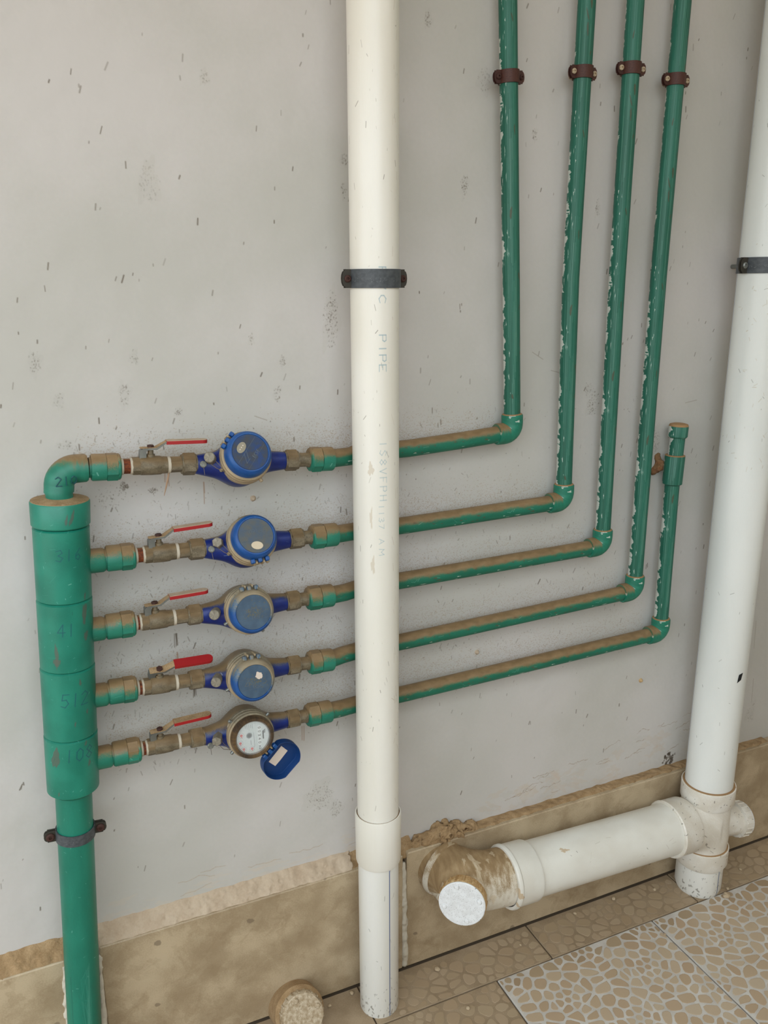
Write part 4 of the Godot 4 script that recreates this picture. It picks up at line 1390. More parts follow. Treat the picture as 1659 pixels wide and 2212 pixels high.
func meter_row(k: int) -> void:
	var dir := row_dir(k)
	var S: Array = ROW_S[k]
	var frame := Basis(dir, Vector3.UP, dir.cross(Vector3.UP)).orthonormalized()
	var base := row_at(k, S[2])
	var u0 := 0.17 * k
	# ---- valve, local x along the pipe
	var t := thing("ball_valve", VALVE_WHERE[k], "valve", base, "ball valves with red levers")
	t.basis = frame
	var X := Vector3.RIGHT
	var l: float = S[3] - S[2]
	var pre: float = S[2] - S[1]
	var mb := MB.new()
	mb.lathe(Vector3.ZERO, X, BACK, [[-pre - 0.002, 0.0], [-pre - 0.002, 0.0112], [0.003, 0.0112]], 28, u0, 4.0)
	part("nipple", mb, M.rust_pipe, t, "rusty iron nipple")
	for q: float in [-pre, -0.003]:
		mb = MB.new()
		mb.lathe(Vector3.ZERO, X, BACK, [[q, 0.011], [q + 0.0005, 0.0124], [q + 0.0035, 0.0122], [q + 0.004, 0.011]], 24)
		part("thread_tape", mb, M.thread_tape, t)
	mb = MB.new()
	mb.lathe(Vector3.ZERO, X, Vector3(0, 0.38, -0.92), [[0.0, 0.0], [0.0, 0.0128], [0.001, 0.0136], [0.0105, 0.0136], [0.0115, 0.0128]], 8, u0, 3.0, true)
	mb.lathe(Vector3.ZERO, X, BACK, [[0.0105, 0.0], [0.0105, 0.0125], [0.012, 0.0140], [0.026, 0.0144], [l - 0.010, 0.0140], [l - 0.008, 0.0128], [l, 0.0126], [l, 0.0]], 36, u0, 3.0)
	part("body", mb, M.brass_dusty, t)
	mb = MB.new()
	mb.lathe(Vector3.ZERO, X, BACK, [[l - 0.001, 0.011], [l, 0.0126], [l + 0.004, 0.0124], [l + 0.005, 0.011]], 24)
	part("thread_tape", mb, M.thread_tape, t)
	mb = MB.new()
	var tail: float = S[4] - S[2]
	mb.lathe(Vector3.ZERO, X, Vector3(0, 0.5, -0.866), [[l + 0.004, 0.0], [l + 0.004, 0.0122], [tail + 0.002, 0.0122]], 6, u0, 3.0, true)
	part("tail_piece", mb, M.brass_dusty, t)
	# stem, gland nut and lever
	var sx: float = S[10] - S[2]
	mb = MB.new()
	mb.lathe(Vector3(sx, 0, 0), Vector3.UP, BACK, [[0.010, 0.0], [0.010, 0.0065], [0.017, 0.0062], [0.017, 0.0042], [0.028, 0.0042], [0.028, 0.0]], 20)
	part("stem", mb, M.brass_dusty, t)
	var lever := Node3D.new()
	lever.name = "lever"
	t.add_child(lever, true)
	lever.position = Vector3(sx, 0.0245, 0)
	lever.rotation_degrees = Vector3([0.0, 0.0, 0.0, 26.0, 4.0][k], [0.0, 1.5, 1.0, 0.0, 0.0][k], [0.5, 3.0, 2.0, 2.0, 3.0][k])
	mb = MB.new()
	# pressed strap: lip down at the left, flat over the stem, stepping up to the grip
	var prof := PackedVector2Array([Vector2(-0.0170, -0.0145), Vector2(-0.0075, -0.0145), Vector2(-0.0068, -0.003), Vector2(-0.005, -0.0008), Vector2(0.0085, -0.0006), Vector2(0.0225, 0.0085), Vector2(0.078, 0.0085), Vector2(0.078, 0.0108), Vector2(0.0215, 0.0108), Vector2(0.0075, 0.0022), Vector2(-0.012, 0.0018), Vector2(-0.0162, -0.002)])
	mb.extrude(Transform3D(), prof, -0.0065, 0.0065)
	part("strap", mb, M.steel, lever)
	mb = MB.new()
	mb.extrude(Transform3D(), PackedVector2Array([Vector2(-0.0155, 0.0019), Vector2(0.0075, 0.0023), Vector2(0.0215, 0.0110), Vector2(0.0225, 0.0114), Vector2(0.0065, 0.0031), Vector2(-0.014, 0.0027)]), -0.006, 0.006)
	part("dust_film", mb, M.mortar, lever, "brown dust on the strap")
	mb = MB.new()
	var grip := PackedVector2Array()
	for q in 9:
		var g := -PI / 2 + PI * q / 8.0
		grip.append(Vector2(0.0765 + cos(g) * 0.0075, sin(g) * 0.0078))
	grip.append(Vector2(0.0225, 0.0078))
	grip.append(Vector2(0.0225, -0.0078))
	mb.extrude(Transform3D(Basis(Vector3.RIGHT, -PI / 2)), grip, 0.0068, 0.0118)
	part("grip", mb, M.red_grip, lever, "red plastic grip")
	if k != 3:
		mb = MB.new()
		var top := PackedVector2Array()
		for q in grip:
			top.append(Vector2(0.05 + (q.x - 0.05) * 0.985, q.y * 0.92))
		mb.extrude(Transform3D(Basis(Vector3.RIGHT, -PI / 2)), top, 0.0115, 0.0125)
		part("dust_film", mb, M.plaster_fillet if k < 3 else M.mortar, lever, "pale dust on the grip")
	mb = MB.new()
	mb.lathe(Vector3(0, 0.001, 0), Vector3.UP, BACK, [[0.0, 0.0], [0.0, 0.0052], [0.0045, 0.0052], [0.0052, 0.0045], [0.0052, 0.0]], 6, 0.0, 2.0, true)
	part("lever_nut", mb, M.rust_dark, lever)
	if k == 0:
		mb = MB.new()
		mb.tube([Vector3(l + 0.002, -0.012, 0.003), Vector3(l + 0.001, -0.02, 0.0), Vector3(l - 0.001, -0.034, -0.004), Vector3(l - 0.003, -0.05, -0.012)], [0.0012, 0.0016, 0.0013, 0.0004], BACK, 8)
		part("hemp_strand", mb, M.hemp, t)

	# ---- meter
	var s0: float = S[5]
	var s1: float = S[6]
	var mid := (s0 + s1) * 0.5
	var half := (s1 - s0) * 0.5
	var mt := thing("water_meter", METER_WHERE[k], "water meter", row_at(k, mid), "blue water meters")
	var tl := deg_to_rad(TILT[k])
	mt.basis = frame * Basis(Vector3.RIGHT, -tl)
	var bm: StandardMaterial3D = M.blue_body.duplicate()
	bm.uv1_offset = Vector3(0.2 * k, TILT[k] / 360.0, 0)
	mb = MB.new()
	var f := func(q: Vector3) -> float:
		var a := cyl(q, Vector3(0, 0, -0.018), Vector3(0, 0, 0.018), 0.029, 0.031) - 0.006
		var b := cap(q, Vector3(-half - 0.01, 0, 0), Vector3(-0.012, -0.004, -0.004), 0.0128, 0.026)
		var c := cap(q, Vector3(half + 0.01, 0, 0), Vector3(0.012, 0, -0.002), 0.0128, 0.021)
		return maxf(smin(smin(a, b, 0.016), c, 0.014), absf(q.x) - half - 0.004)
	mb.nets(f, Vector3(-half - 0.01, -0.045, -0.04), Vector3(half + 0.011, 0.045, 0.034), 0.0035, func(q: Vector3) -> Vector2: return Vector2(q.x * 3.0, fposmod(atan2(q.y, -q.z) / TAU, 1.0)))
	part("body", mb, bm, mt)
	# union nuts and the tail on the far side
	for e in 2:
		mb = MB.new()
		var n0: float = (S[4] - mid) if e == 0 else (S[6] - mid)
		var n1: float = (S[5] - mid) if e == 0 else (S[7] - mid)
		mb.lathe(Vector3.ZERO, X, Vector3(0, sin(tl + 0.5), -cos(tl + 0.5)), [[n0, 0.0], [n0, 0.0150], [n0 + 0.0015, 0.0172], [n1 - 0.0015, 0.0172], [n1, 0.0150], [n1, 0.0]], 6, u0 + e * 0.4, 3.0, true)
		mb.lathe(Vector3.ZERO, X, BACK, [[n0 - 0.0012, 0.0], [n0 - 0.0012, 0.0148], [n1 + 0.0012, 0.0148], [n1 + 0.0012, 0.0]], 28, u0, 3.0)
		var nm: StandardMaterial3D = M.brass_dusty.duplicate()
		nm.uv1_offset = Vector3(0, TILT[k] / 360.0, 0)
		part("union_nut", mb, nm, mt)
	mb = MB.new()
	mb.lathe(Vector3.ZERO, X, BACK, [[S[7] - mid - 0.002, 0.0], [S[7] - mid - 0.002, 0.0112], [S[8] - mid - 0.003, 0.0112], [S[8] - mid - 0.002, 0.0125], [S[8] - mid + 0.001, 0.0125]], 28, u0, 3.0)
	part("tail_piece", mb, M.brass_dusty, mt)
	# clamping ring with grooves
	var Zd := Vector3.BACK
	mb = MB.new()
	mb.lathe(Vector3.ZERO, Zd, Vector3(0, -1, 0).rotated(Vector3.BACK, -PI / 2), [[0.010, 0.02], [0.010, 0.0365], [0.0115, 0.0388], [0.0185, 0.0392], [0.0192, 0.0380], [0.0206, 0.0380], [0.0213, 0.0392], [0.0275, 0.0390], [0.0282, 0.0378], [0.0296, 0.0378], [0.0303, 0.0388], [0.0350, 0.0384], [0.0365, 0.0368], [0.0365, 0.02]], 64, u0, 4.0)
	var ring := part("clamp_ring", mb, M.ring_brass, mt)
	for g: float in [205.0, 300.0] if k != 4 else [140.0, 40.0, 222.0]:
		mb = MB.new()
		var w := deg_to_rad(g)
		mb.lathe(Vector3(cos(w) * 0.036, sin(w) * 0.036, 0.024), Vector3(cos(w), sin(w), 0), Vector3.BACK, [[0.0, 0.0], [0.0, 0.0028], [0.0075, 0.0028], [0.0085, 0.002], [0.0085, 0.0]], 14)
		part("ring_screw", mb, M.steel if k > 1 else M.ring_brass, ring)
	# test plug on the inlet
	mb = MB.new()
	mb.lathe(Vector3(-half + 0.026, 0.002, 0.004), Vector3(-0.4, -0.05, 1.0), Vector3.UP, [[0.0, 0.0], [0.0, 0.0078], [0.016, 0.0078], [0.0165, 0.0082], [0.031, 0.0082], [0.032, 0.0072], [0.032, 0.0]], 6 if k == 1 or k == 4 else 18, 0.0, 3.0, k == 1 or k == 4)
	part("test_plug", mb, M.plug_metal, mt)
	if k in [0, 1, 4]:
		mb = MB.new()
		var p0 := Vector3(-half + 0.017, 0.001, 0.022)
		var p1 := Vector3(cos(deg_to_rad(212)) * 0.040, sin(deg_to_rad(212)) * 0.040, 0.026)
		var seal := Vector3(-half + 0.006, -0.008, 0.024)
		mb.tube([p0 + Vector3(0, 0.007, 0), p0.lerp(p1, 0.5) + Vector3(0.002, -0.001, 0.006), p1], [0.0005, 0.0005, 0.0005], BACK, 6)
		mb.tube([p0 + Vector3(0, -0.007, 0), p0.lerp(p1, 0.5) + Vector3(-0.002, -0.006, 0.005), p1], [0.0005, 0.0005, 0.0005], BACK, 6)
		mb.tube([p0, seal, seal + Vector3(0.001, -0.016, 0)], [0.0005, 0.0005, 0.0004], BACK, 6)
		part("seal_wire", mb, M.wire, mt)
		mb = MB.new()
		mb.lathe(seal + Vector3(0, 0, -0.0015), Vector3(0.1, 0.1, 1), Vector3.UP, [[0.0, 0.0], [0.0, 0.0045], [0.001, 0.0052], [0.003, 0.0052], [0.004, 0.0044], [0.004, 0.0]], 20)
		part("lead_seal", mb, M.steel, mt)
	if k < 4:
		closed_lid(mt, k)
	else:
		open_dial(mt)

func hinge_blocks(parent: Node3D, m: Material) -> void:
	# three blue knuckles and two brass pins of the register behind them
	for q: float in [-0.0115, 0.0, 0.0115]:
		var mb := MB.new()
		mb.cbox(Transform3D(Basis(), Vector3(q, 0.0368, 0.0435)), Vector3(0.0062, 0.007, 0.008), 0.0012)
		part("hinge_knuckle", mb, m, parent)
	for q: float in [-0.0058, 0.0058]:
		var mb := MB.new()
		mb.cbox(Transform3D(Basis(), Vector3(q, 0.0398, 0.036)), Vector3(0.003, 0.0042, 0.017), 0.0008)
		part("hinge_arm", mb, M.ring_brass, parent)

func closed_lid(mt: Node3D, k: int) -> void:
	var lid := Node3D.new()
	lid.name = "lid"
	mt.add_child(lid, true)
	lid.rotation = Vector3(0, 0, deg_to_rad(HINGE[k] - 90.0))
	var bl: StandardMaterial3D = (M.blue_lid if k < 2 else M.blue_lid_dusty).duplicate()
	# v = 0.25 must look to the sky whichever way the lid is hung
	bl.uv1_offset = Vector3(0, deg_to_rad(HINGE[k] - 90.0) / TAU, 0)
	var mb := MB.new()
	mb.lathe(Vector3.ZERO, Vector3.BACK, Vector3(1, 0, 0), [[0.036, 0.02], [0.036, 0.0345], [0.0365, 0.0352], [0.050, 0.0344], [0.054, 0.0324], [0.0562, 0.0296], [0.0562, 0.0282], [0.0548, 0.0278], [0.0548, 0.0]], 72, 0.0, 6.0)
	part("lid_shell", mb, bl, lid)
	mb = MB.new()
	var c := mb.p(Vector3(0, 0, 0.0555), Vector3.BACK, Vector2(0.5, 0.5))
	var last := -1
	for j in 61:
		var g := TAU * j / 60.0
		var q := mb.p(Vector3(cos(g) * 0.0272, sin(g) * 0.0272, 0.0555), Vector3.BACK, Vector2(0.5 + 0.49 * cos(g), 0.5 - 0.49 * sin(g)))
		if j > 0:
			mb.tri(c, last, q)
		last = q
	mb.lathe(Vector3.ZERO, Vector3.BACK, Vector3.UP, [[0.054, 0.0275], [0.0555, 0.0272]], 60)
	part("lid_disc", mb, M["lid_disc_%d" % k], lid)
	# moulded line, mark and letters
	mb = MB.new()
	mb.cbox(Transform3D(Basis(Vector3.BACK, 0.03), Vector3(0, 0.006, 0.0556)), Vector3(0.050, 0.0005, 0.0005), 0.0001)
	mb.cbox(Transform3D(Basis(Vector3.BACK, 0.03), Vector3(0, -0.0115, 0.0556)), Vector3(0.046, 0.0004, 0.0005), 0.0001)
	for q in 2:
		mb.cbox(Transform3D(Basis(Vector3.BACK, 0.85), Vector3(-0.013 + q * 0.006, 0.0, 0.0556)), Vector3(0.015, 0.0006, 0.0006), 0.0001)
	mb.cbox(Transform3D(Basis(), Vector3(-0.013, -0.0052, 0.0556)), Vector3(0.010, 0.0006, 0.0006), 0.0001)
	part("moulded_mark", mb, M.lid_mark, lid)
	var tm := TextMesh.new()
	tm.text = "ECSF"
	tm.font_size = 16
	tm.pixel_size = 0.0004
	tm.depth = 0.0005
	tm.curve_step = 2.0
	var o := MeshInstance3D.new()
	o.name = "moulded_letters"
	o.mesh = tm
	o.material_override = M.lid_mark
	lid.add_child(o, true)
	o.position = Vector3(0.0035, -0.0078, 0.0557)
	if k != 2:
		mb = MB.new()
		var pos: Vector2 = [Vector2(-0.002, 0.0145), Vector2(0.002, 0.0155), Vector2.ZERO, Vector2(0.006, 0.011)][k]
		var ring := PackedVector2Array()
		for j in 36:
			var g := TAU * j / 36.0
			var rr := 1.0
			if k == 3:
				rr = (0.55 if cos(g) < -0.1 else 1.0) * rng.randf_range(0.82, 1.0)
			ring.append(Vector2(cos(g) * 0.0092, sin(g) * 0.0062) * rr)
		mb.extrude(Transform3D(Basis(Vector3.BACK, [0.1, -0.25, 0.0, -1.1][k]), Vector3(pos.x, pos.y, 0.0555)), ring, 0.0, 0.0007)
		part("sticker", mb, [M.sticker_grey, M.sticker_paper, null, M.label_paper][k], lid, ["oval grey sticker", "oval cream sticker", "", "torn pale sticker"][k])
		if k == 0:
			mb = MB.new()
			for q in 3:
				mb.cbox(Transform3D(Basis(Vector3.BACK, 0.1 + q), Vector3(pos.x - 0.004 + q * 0.004, pos.y, 0.0563)), Vector3(0.002, 0.0016, 0.0002), 0.00005)
			part("sticker_print", mb, M.label_paper, lid)
	hinge_blocks(lid, bl)

func open_dial(mt: Node3D) -> void:
	var mb := MB.new()
	# bezel round the glass
	mb.lathe(Vector3.ZERO, Vector3.BACK, Vector3(1, 0, 0), [[0.034, 0.03], [0.034, 0.0362], [0.045, 0.0355], [0.047, 0.0345], [0.0485, 0.0338], [0.0485, 0.0300], [0.0475, 0.0292], [0.0435, 0.0288], [0.0435, 0.027]], 72, 0.0, 5.0)
	part("bezel", mb, M.bezel_brass, mt, "dull brass bezel")
	mb = MB.new()
	var c := mb.p(Vector3(0, 0, 0.0425), Vector3.BACK, Vector2(0.5, 0.5))
	var last := -1
	for j in 61:
		var g := TAU * j / 60.0
		var q := mb.p(Vector3(cos(g) * 0.0295, sin(g) * 0.0295, 0.0425), Vector3.BACK, Vector2(0.5 + 0.5 * cos(g), 0.5 - 0.5 * sin(g)))
		if j > 0:
			mb.tri(c, last, q)
		last = q
	mb.lathe(Vector3.ZERO, Vector3.BACK, Vector3.UP, [[0.038, 0.0295], [0.0425, 0.0295]], 48)
	part("dial", mb, M.dial_print, mt, "white dial with counter digits and red pointers")
	mb = MB.new()
	mb.lathe(Vector3.ZERO, Vector3.BACK, Vector3.UP, [[0.0438, 0.0], [0.0438, 0.0288], [0.0450, 0.0288], [0.0450, 0.0]], 48)
	part("glass", mb, M.glass, mt)
	# lid swung right over on its hinge, inside to the front
	var arm := deg_to_rad(HINGE[4])
	var lid := Node3D.new()
	lid.name = "lid"
	mt.add_child(lid, true)
	lid.position = Vector3(cos(arm) * 0.041, sin(arm) * 0.041, 0.038)
	lid.basis = Basis(Vector3.BACK, arm - PI / 2) * Basis(Vector3.RIGHT, deg_to_rad(-10.0))
	var cz := 0.033
	# dish with two flats; local y points away from the hinge
	var outer := PackedVector2Array()
	for j in 72:
		var g := TAU * j / 72.0
		outer.append(Vector2(cos(g) * 0.0345, clampf(sin(g) * 0.0345, -0.028, 0.0295)))
	var rows := []
	mb = MB.new()
	for st: Array in [[1.0, 0.004], [1.0, 0.016], [0.985, 0.0172], [0.955, 0.0165], [0.92, 0.005], [0.90, 0.0042]]:
		var row := []
		for j in 73:
			var q: Vector2 = outer[j % 72]
			var o2 := q.normalized()
			var nn := Vector3(o2.x, o2.y, 0.0)
			if st[0] < 0.97 and st[1] > 0.0045:
				nn = Vector3(-o2.x, -o2.y, 0.2)
			elif st[0] < 0.99:
				nn = Vector3(0, 0, 1)
			row.append(mb.p(Vector3(q.x * st[0], cz + q.y * st[0], st[1] - 0.012), nn.normalized(), Vector2(j / 72.0, st[0])))
		rows.append(row)
	for k in rows.size() - 1:
		for j in 72:
			mb.quad(rows[k][j], rows[k + 1][j], rows[k + 1][j + 1], rows[k][j + 1])
	var poly := PackedVector2Array()
	for q in outer:
		poly.append(q * 0.92)
	mb.extrude(Transform3D(Basis(), Vector3(0, cz, -0.012)), poly, 0.0, 0.0045)
	part("lid_shell", mb, M.blue_inside, lid, "dark blue inside of the open lid")
	mb = MB.new()
	mb.extrude(Transform3D(Basis(Vector3.BACK, 0.05), Vector3(-0.001, cz - 0.004, -0.0075)), PackedVector2Array([Vector2(-0.0165, -0.0085), Vector2(0.0165, -0.008), Vector2(0.0162, 0.0085), Vector2(0.004, 0.009), Vector2(-0.016, 0.0085)]), 0.0, 0.0006)
	part("label", mb, M.label_paper, lid, "blank pale paper label")
	for q: float in [-0.0115, 0.0, 0.0115]:
		mb = MB.new()
		mb.cbox(Transform3D(Basis(), Vector3(q, 0.0015, 0.001)), Vector3(0.0062, 0.009, 0.008), 0.0012)
		part("hinge_knuckle", mb, M.blue_lid, lid)
	for q: float in [-0.0058, 0.0058]:
		mb = MB.new()
		mb.cbox(Transform3D(Basis(), Vector3(q, -0.003, 0.0)), Vector3(0.003, 0.009, 0.006), 0.0008)
		part("hinge_arm", mb, M.ring_brass, lid)

# ------------------------------------------------------------------ green runs
const RUN_Y := [1.0909, 0.9544, 0.8524, 0.7338, 0.6282]
const RUN_A := [Vector3(0.4989, 1.0884, 0.0275), Vector3(0.4969, 0.9577, 0.0275), Vector3(0.4841, 0.8503, 0.0275), Vector3(0.4777, 0.7345, 0.0275), Vector3(0.4758, 0.6313, 0.0275)]
const CORNER := [Vector3(0.8185, 1.1025, 0.019), Vector3(0.9395, 0.961, 0.019), Vector3(1.0390, 0.8585, 0.019), Vector3(1.1300, 0.7485, 0.019), Vector3(1.2100, 0.6405, 0.019)]
const RISE := [
	[Vector3(0.8039, 1.373, 0.02), Vector3(0.7799, 1.794, 0.02), Vector3(0.7387, 2.56, 0.02)],
	[Vector3(0.9284, 1.373, 0.02), Vector3(0.9312, 1.811, 0.02), Vector3(0.9348, 2.56, 0.02)],
	[Vector3(1.0310, 1.373, 0.02), Vector3(1.0305, 1.823, 0.02), Vector3(1.0301, 2.56, 0.02)],
	[Vector3(1.1275, 1.373, 0.02), Vector3(1.1322, 1.835, 0.02), Vector3(1.1396, 2.56, 0.02)],
	[Vector3(1.2060, 0.955, 0.02), Vector3(1.2072, 1.003, 0.02), Vector3(1.2098, 1.072, 0.02)]]
const RUN_WHERE := ["green water pipe of the topmost row, leftmost of the uprights", "green water pipe of the second row, second upright from the left", "green water pipe of the middle row, third upright from the left", "green water pipe of the fourth row, rightmost tall upright", "green water pipe of the lowest row ending in a short capped upright"]

func water_pipe(k: int) -> void:
	var t := thing("water_pipe", RUN_WHERE[k], "pipe", Vector3.ZERO, "green water pipes from the meters")
	var S: Array = ROW_S[k]
	var r := 0.0149
	# adapter behind the meter: octagon first
	var o := row_at(k, S[9])
	var ad := MB.new()
	var l: float = S[9] - S[8]
	var d := -row_dir(k)
	ad.lathe(o, d, Vector3.FORWARD, [[-0.001, 0.0], [-0.001, 0.0185], [0.001, 0.0196], [l * 0.5, 0.0196], [l * 0.5, 0.018]], 44, 0.3 * k, 2.0)
	ad.lathe(o, d, Vector3(0, 0.38, -0.92), [[l * 0.5, 0.0], [l * 0.5, 0.0195], [l * 0.5 + 0.001, 0.0207], [l - 0.004, 0.0207], [l - 0.003, 0.0198]], 8, 0.3 * k, 2.0, true)
	ad.lathe(o, d, BACK, [[l - 0.005, 0.0], [l - 0.005, 0.0192], [l - 0.001, 0.0186], [l, 0.0172], [l, 0.0]], 44, 0.3 * k, 2.0)
	# the lathe runs backwards here, so turn its texture round to keep the dust on top
	for q in ad.t.size():
		ad.t[q].y = fposmod(1.0 - ad.t[q].y, 1.0001)
	part("threaded_adapter", ad, M.green_fitting, t)
	# lying run
	var c: Vector3 = CORNER[k]
	var pts := [o - row_dir(k) * 0.004, RUN_A[k], Vector3(0.508, (RUN_A[k].y + RUN_Y[k]) * 0.5, 0.0215), Vector3(0.530, RUN_Y[k], 0.0190), Vector3(0.609, RUN_Y[k], 0.0190), Vector3((0.609 + c.x) * 0.5, (RUN_Y[k] + c.y) * 0.5, 0.019), c - Vector3(0.028, 0.0004, 0)]
	var mb := MB.new()
	var rad := []
	for q in pts:
		rad.append(r)
	mb.tube(pts, rad, BACK, 36, 0.31 * k, 1.0 / 0.6)
	part("lying_run", mb, M.green_dusty, t)
	# elbow with a socket at each end
	var up: Vector3 = (RISE[k][0] - c).normalized()
	var along := Vector3.RIGHT
	var e0 := c - along * 0.034
	var e1 := c + up * 0.034
	mb = MB.new()
	var ep := [e0, e0 + along * 0.002, c - along * 0.020]
	var er := [0.0182, 0.0194, 0.0194]
	for q in range(1, 9):
		var g := q / 9.0
		var p0 := c - along * 0.020
		var p1 := c + up * 0.020
		ep.append(p0.lerp(c, g).lerp(c.lerp(p1, g), g))
		er.append(0.0188 if q in [3, 4, 5, 6] else 0.0192)
	ep.append(c + up * 0.020)
	er.append(0.0194)
	ep.append(e1 - up * 0.002)
	er.append(0.0194)
	ep.append(e1)
	er.append(0.0182)
	mb.tube(ep, er, BACK, 40, 0.0, 1.0 / 0.064)
	part("elbow", mb, M.elbow_paint, t)
	# brown dust on the socket mouth
	mb = MB.new()
	mb.lathe(e1, up, BACK, [[-0.0012, 0.0185], [0.0006, 0.0178], [0.0018, 0.0150]], 32)
	part("dust_line", mb, M.dust_line, t, "brown dust on the socket mouth")
	# upright run
	pts = [c + up * 0.02]
	for q in RISE[k]:
		pts.append(q)
	rad = []
	for q in pts:
		rad.append(r)
	mb = MB.new()
	mb.tube(pts, rad, BACK, 36, 0.017 * k, 1.0 / 1.1)
	part("upright_run", mb, M.green_upright, t)
	if k == 4:
		mb = MB.new()
		mb.lathe(Vector3(1.2055, 0.968, 0.02), Vector3(0.03, 1, 0), BACK, [[0.0, 0.0], [0.0, 0.0165], [0.002, 0.0196], [0.058, 0.0198], [0.06, 0.0185], [0.06, 0.0]], 40, 0.62, 1.0)
		part("coupling", mb, M.green_upright, t)
		mb = MB.new()
		mb.lathe(Vector3(1.2072, 1.0275, 0.02), Vector3(0.03, 1, 0), BACK, [[0.0, 0.0199], [0.0012, 0.0195], [0.002, 0.0150]], 32)
		part("dust_line", mb, M.dust_line, t)
		mb = MB.new()
		mb.lathe(Vector3(1.2092, 1.064, 0.02), Vector3(0.03, 1, 0), BACK, [[0.0, 0.0], [0.0, 0.0165], [0.003, 0.0190], [0.022, 0.0192], [0.027, 0.0172]], 40, 0.15, 1.0)
		part("end_cap", mb, M.green_upright, t)
		mb = MB.new()
		mb.lathe(Vector3(1.2092, 1.064, 0.02), Vector3(0.03, 1, 0), BACK, [[0.0235, 0.0192], [0.0275, 0.0176], [0.0292, 0.0120], [0.0295, 0.0]], 40)
		part("dust_film", mb, M.dust_line, t, "brown dust on the cap")

# ------------------------------------------------------------------ clamps
func clamp_at(label: String, at: Vector3, axis: Vector3, r: float, h: float, lug: float, band: Material, lugm: Material, screw: Material, group: String, back: float, turn := 0.0) -> void:
	var t := thing("pipe_clamp", label, "clamp", at, group)
	var yb := axis.normalized()
	t.basis = Basis(yb.cross(Vector3.BACK).normalized(), yb, Vector3.BACK).orthonormalized() * Basis(Vector3.UP, turn)
	var th := 0.0018
	# front and rear half bands
	for e in 2:
		var mb := MB.new()
		var rows := []
		for j in 25:
			var g := PI * j / 24.0 + (PI if e else 0.0)
			var dir := Vector3(cos(g), 0, sin(g))
			var ring := []
			for q: Array in [[r + 0.0004, -h / 2, 0], [r + 0.0004 + th, -h / 2, 0], [r + 0.0004 + th, -h / 2, 1], [r + 0.0004 + th, h / 2, 1], [r + 0.0004 + th, h / 2, 2], [r + 0.0004, h / 2, 2]]:
				var nn := [Vector3.DOWN, dir, Vector3.UP][q[2]] as Vector3
				ring.append(mb.p(dir * q[0] + Vector3(0, q[1], 0), nn, Vector2(g / TAU * 2.0, q[1] / h + 0.5)))
			rows.append(ring)
		for j in 24:
			for q: int in [0, 2, 4]:
				mb.quad(rows[j][q], rows[j + 1][q], rows[j + 1][q + 1], rows[j][q + 1])
		part("band", mb, band, t)
	for sx: float in [-1.0, 1.0]:
		for e: float in [0.0, 1.0]:
			var mb := MB.new()
			var poly := PackedVector2Array([Vector2(r - 0.001, -h / 2), Vector2(r + lug * 0.72, -h / 2)])
			for q in 7:
				var g := -PI / 2 + PI * q / 6.0
				poly.append(Vector2(r + lug * 0.72 + cos(g) * lug * 0.28, sin(g) * h * 0.42))
			poly.append(Vector2(r + lug * 0.72, h / 2))
			poly.append(Vector2(r - 0.001, h / 2))
			if sx < 0:
				for q in poly.size():
					poly[q].x = -poly[q].x
			var z0 := 0.0015 if e else -0.0045
			mb.extrude(Transform3D(), poly, z0, z0 + 0.002)
			part("lug", mb, lugm, t)
		var mb2 := MB.new()
		var sc := lug * 0.3
		mb2.lathe(Vector3(sx * (r + lug * 0.5), 0, -0.006), Vector3.BACK, Vector3.UP, [[0.0, 0.0], [0.0, sc * 0.6], [0.0095, sc * 0.6], [0.0095, sc * 1.15], [0.0115, sc * 1.15], [0.013, sc * 0.8], [0.013, sc * 0.45], [0.0108, sc * 0.4], [0.0108, 0.0]], 18)
		part("screw", mb2, screw, t)
	# stud into the wall
	var mb3 := MB.new()
	mb3.lathe(Vector3(0, 0, -r), Vector3.FORWARD, Vector3.UP, [[0.0, 0.0], [0.0, 0.004], [back, 0.004]], 14)
	part("stud", mb3, screw, t)

func clamps() -> void:
	clamp_at("wide black clamp round the slim white drain", Vector3(0.5255, 1.3711, 0.072), Vector3.UP, 0.0382, 0.0275, 0.0155, M.clamp_black, M.clamp_lug, M.rust_dark, "black drain clamps", 0.045)
	clamp_at("black clamp round the thick white stack at the right edge", Vector3(1.3405, 1.395, 0.075), Vector3.UP, 0.0519, 0.029, 0.017, M.clamp_black, M.clamp_lug, M.steel, "black drain clamps", 0.034)
	clamp_at("dark grey clamp round the green riser below the manifold", man_at(0.532), MAN_DIR, 0.0275, 0.018, 0.019, M.clamp_black, M.clamp_lug, M.rust_dark, "", 0.034)
	var at := [Vector3(0.7862, 1.684, 0.02), Vector3(0.9305, 1.703, 0.02), Vector3(1.0306, 1.718, 0.02), Vector3(1.1309, 1.709, 0.02)]
	var names := ["rusty brown clamp on the leftmost green upright", "rusty brown clamp on the second green upright from the left", "rusty brown clamp on the third green upright, highest of four", "rusty brown clamp on the fourth green upright, lowest at right"]
	for k in 4:
		clamp_at(names[k], at[k], RISE[k][1] - RISE[k][0], 0.0152, 0.0195, 0.0125, M.clamp_rust, M.clamp_rust, [M.rust_dark, M.cap_dirty, M.cap_dirty, M.cap_dirty][k], "rusty clamps on the green uprights", 0.017, [0.0, 0.05, -0.1, -0.05][k])

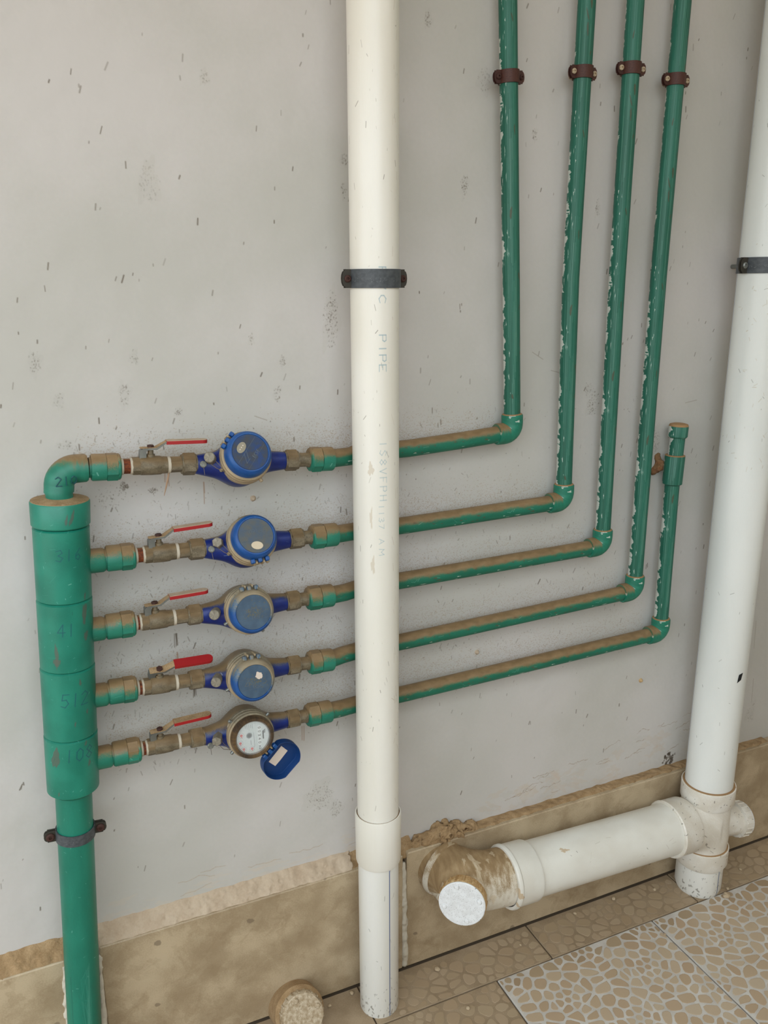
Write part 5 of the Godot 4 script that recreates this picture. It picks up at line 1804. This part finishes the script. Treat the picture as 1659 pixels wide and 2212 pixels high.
# ------------------------------------------------------------------ small things
func small_things() -> void:
	var mb := lumps(31, Vector3(-0.012, -0.012, -0.006), Vector3(0.012, 0.012, 0.012), 0.0015, 0.004, func(q: Vector3) -> float: return cap(q, Vector3(0, 0, -0.004), Vector3(0, 0, 0.003), 0.006, 0.0045))
	var spots := [[Vector3(0.776, 0.666, WALL), "chalky plug stuck in the wall between the two lowest runs"], [Vector3(1.197, 0.517, WALL), "rusty plug in the wall below the capped upright"], [Vector3(0.342, 1.024, WALL), "small plug in the wall under the topmost meter"]]
	for k in 3:
		var t := thing("wall_plug", spots[k][1], "wall plug", spots[k][0], "old wall plugs")
		part("plug", mb, M.plaster_fillet if k != 1 else M.cap_side, t)
	# rusty bracket stump behind the capped upright
	var t2 := thing("bracket_stump", "rusty bracket stump in the wall behind the capped upright", "bracket", Vector3(1.184, 1.005, WALL))
	part("stump", lumps(33, Vector3(-0.02, -0.03, -0.006), Vector3(0.03, 0.035, 0.03), 0.0025, 0.008, func(q: Vector3) -> float: return smin(cap(q, Vector3(0.006, 0.018, 0), Vector3(0.008, -0.004, 0.008), 0.007, 0.009), cap(q, Vector3(0.0, -0.012, 0), Vector3(0.01, -0.006, 0.006), 0.008, 0.007), 0.006)), M.rust_pipe, t2)
	# scrap of black tape on the thick stack
	var tape := thing("tape_scrap", "scrap of black tape stuck on the thick white stack", "tape", Vector3(1.3405, 0.555, 0.075))
	mb = MB.new()
	var g0 := deg_to_rad(-1.0)
	var ids := []
	for q: Vector2 in [Vector2(-0.13, -0.010), Vector2(0.06, -0.004), Vector2(0.13, 0.012), Vector2(-0.08, 0.009)]:
		var dir := Vector3(sin(g0 + q.x), 0, cos(g0 + q.x))
		ids.append(mb.p(dir * 0.0522 + Vector3(0, q.y, 0), dir))
	mb.quad(ids[0], ids[1], ids[2], ids[3])
	part("tape", mb, M.black_print, tape)
	# plaster crumbs on the floor
	var shapes := []
	for k in 3:
		shapes.append(lumps(40 + k, Vector3(-0.014, -0.012, -0.014), Vector3(0.014, 0.012, 0.014), 0.0032, 0.007, func(q: Vector3) -> float: return (q * Vector3(1, 1.7, 1.2)).length() - 0.008).mesh())
	var at := [
		[1.372, 0.136, 1.5, "largest pale plaster crumb beside the foot of the thick stack"],
		[1.392, 0.116, 0.7, "small pale crumb just behind the largest crumb at the thick stack"],
		[0.665, 0.050, 1.0, "pale crumb on the floor just right of the slim drain"],
		[0.676, 0.156, 0.8, "pale crumb lying alone on the bare tile at the bottom edge"],
		[0.485, 0.030, 0.9, "pale crumb against the left side of the slim drain foot"],
		[0.433, 0.040, 0.6, "tiny crumb between the floor cleanout and the slim drain"],
		[0.860, 0.062, 0.5, "tiny crumb under the left end of the lying drain pipe"],
		[1.020, 0.036, 0.7, "crumb under the middle of the lying drain pipe at the skirting"],
		[1.130, 0.035, 0.9, "crumb under the right half of the lying drain pipe"],
		[1.235, 0.050, 0.7, "crumb left of the thick stack foot in the shade of its tee"],
		[1.160, 0.165, 0.5, "tiny crumb on the tile joint in front of the thick stack"],
		[1.470, 0.080, 0.6, "tiny crumb on the floor right of the thick stack under its side cap"]]
	for k in at.size():
		var o := thing("plaster_crumb", at[k][3], "crumb", Vector3(at[k][0], 0.0012 + 0.0026 * at[k][2], at[k][1]), "plaster crumbs on the floor")
		var mi := MeshInstance3D.new()
		mi.name = "crumb"
		mi.mesh = shapes[k % 3]
		mi.material_override = M.crumb
		o.add_child(mi, true)
		o.rotation.y = k * 1.3
		o.scale = Vector3.ONE * at[k][2] * 0.8
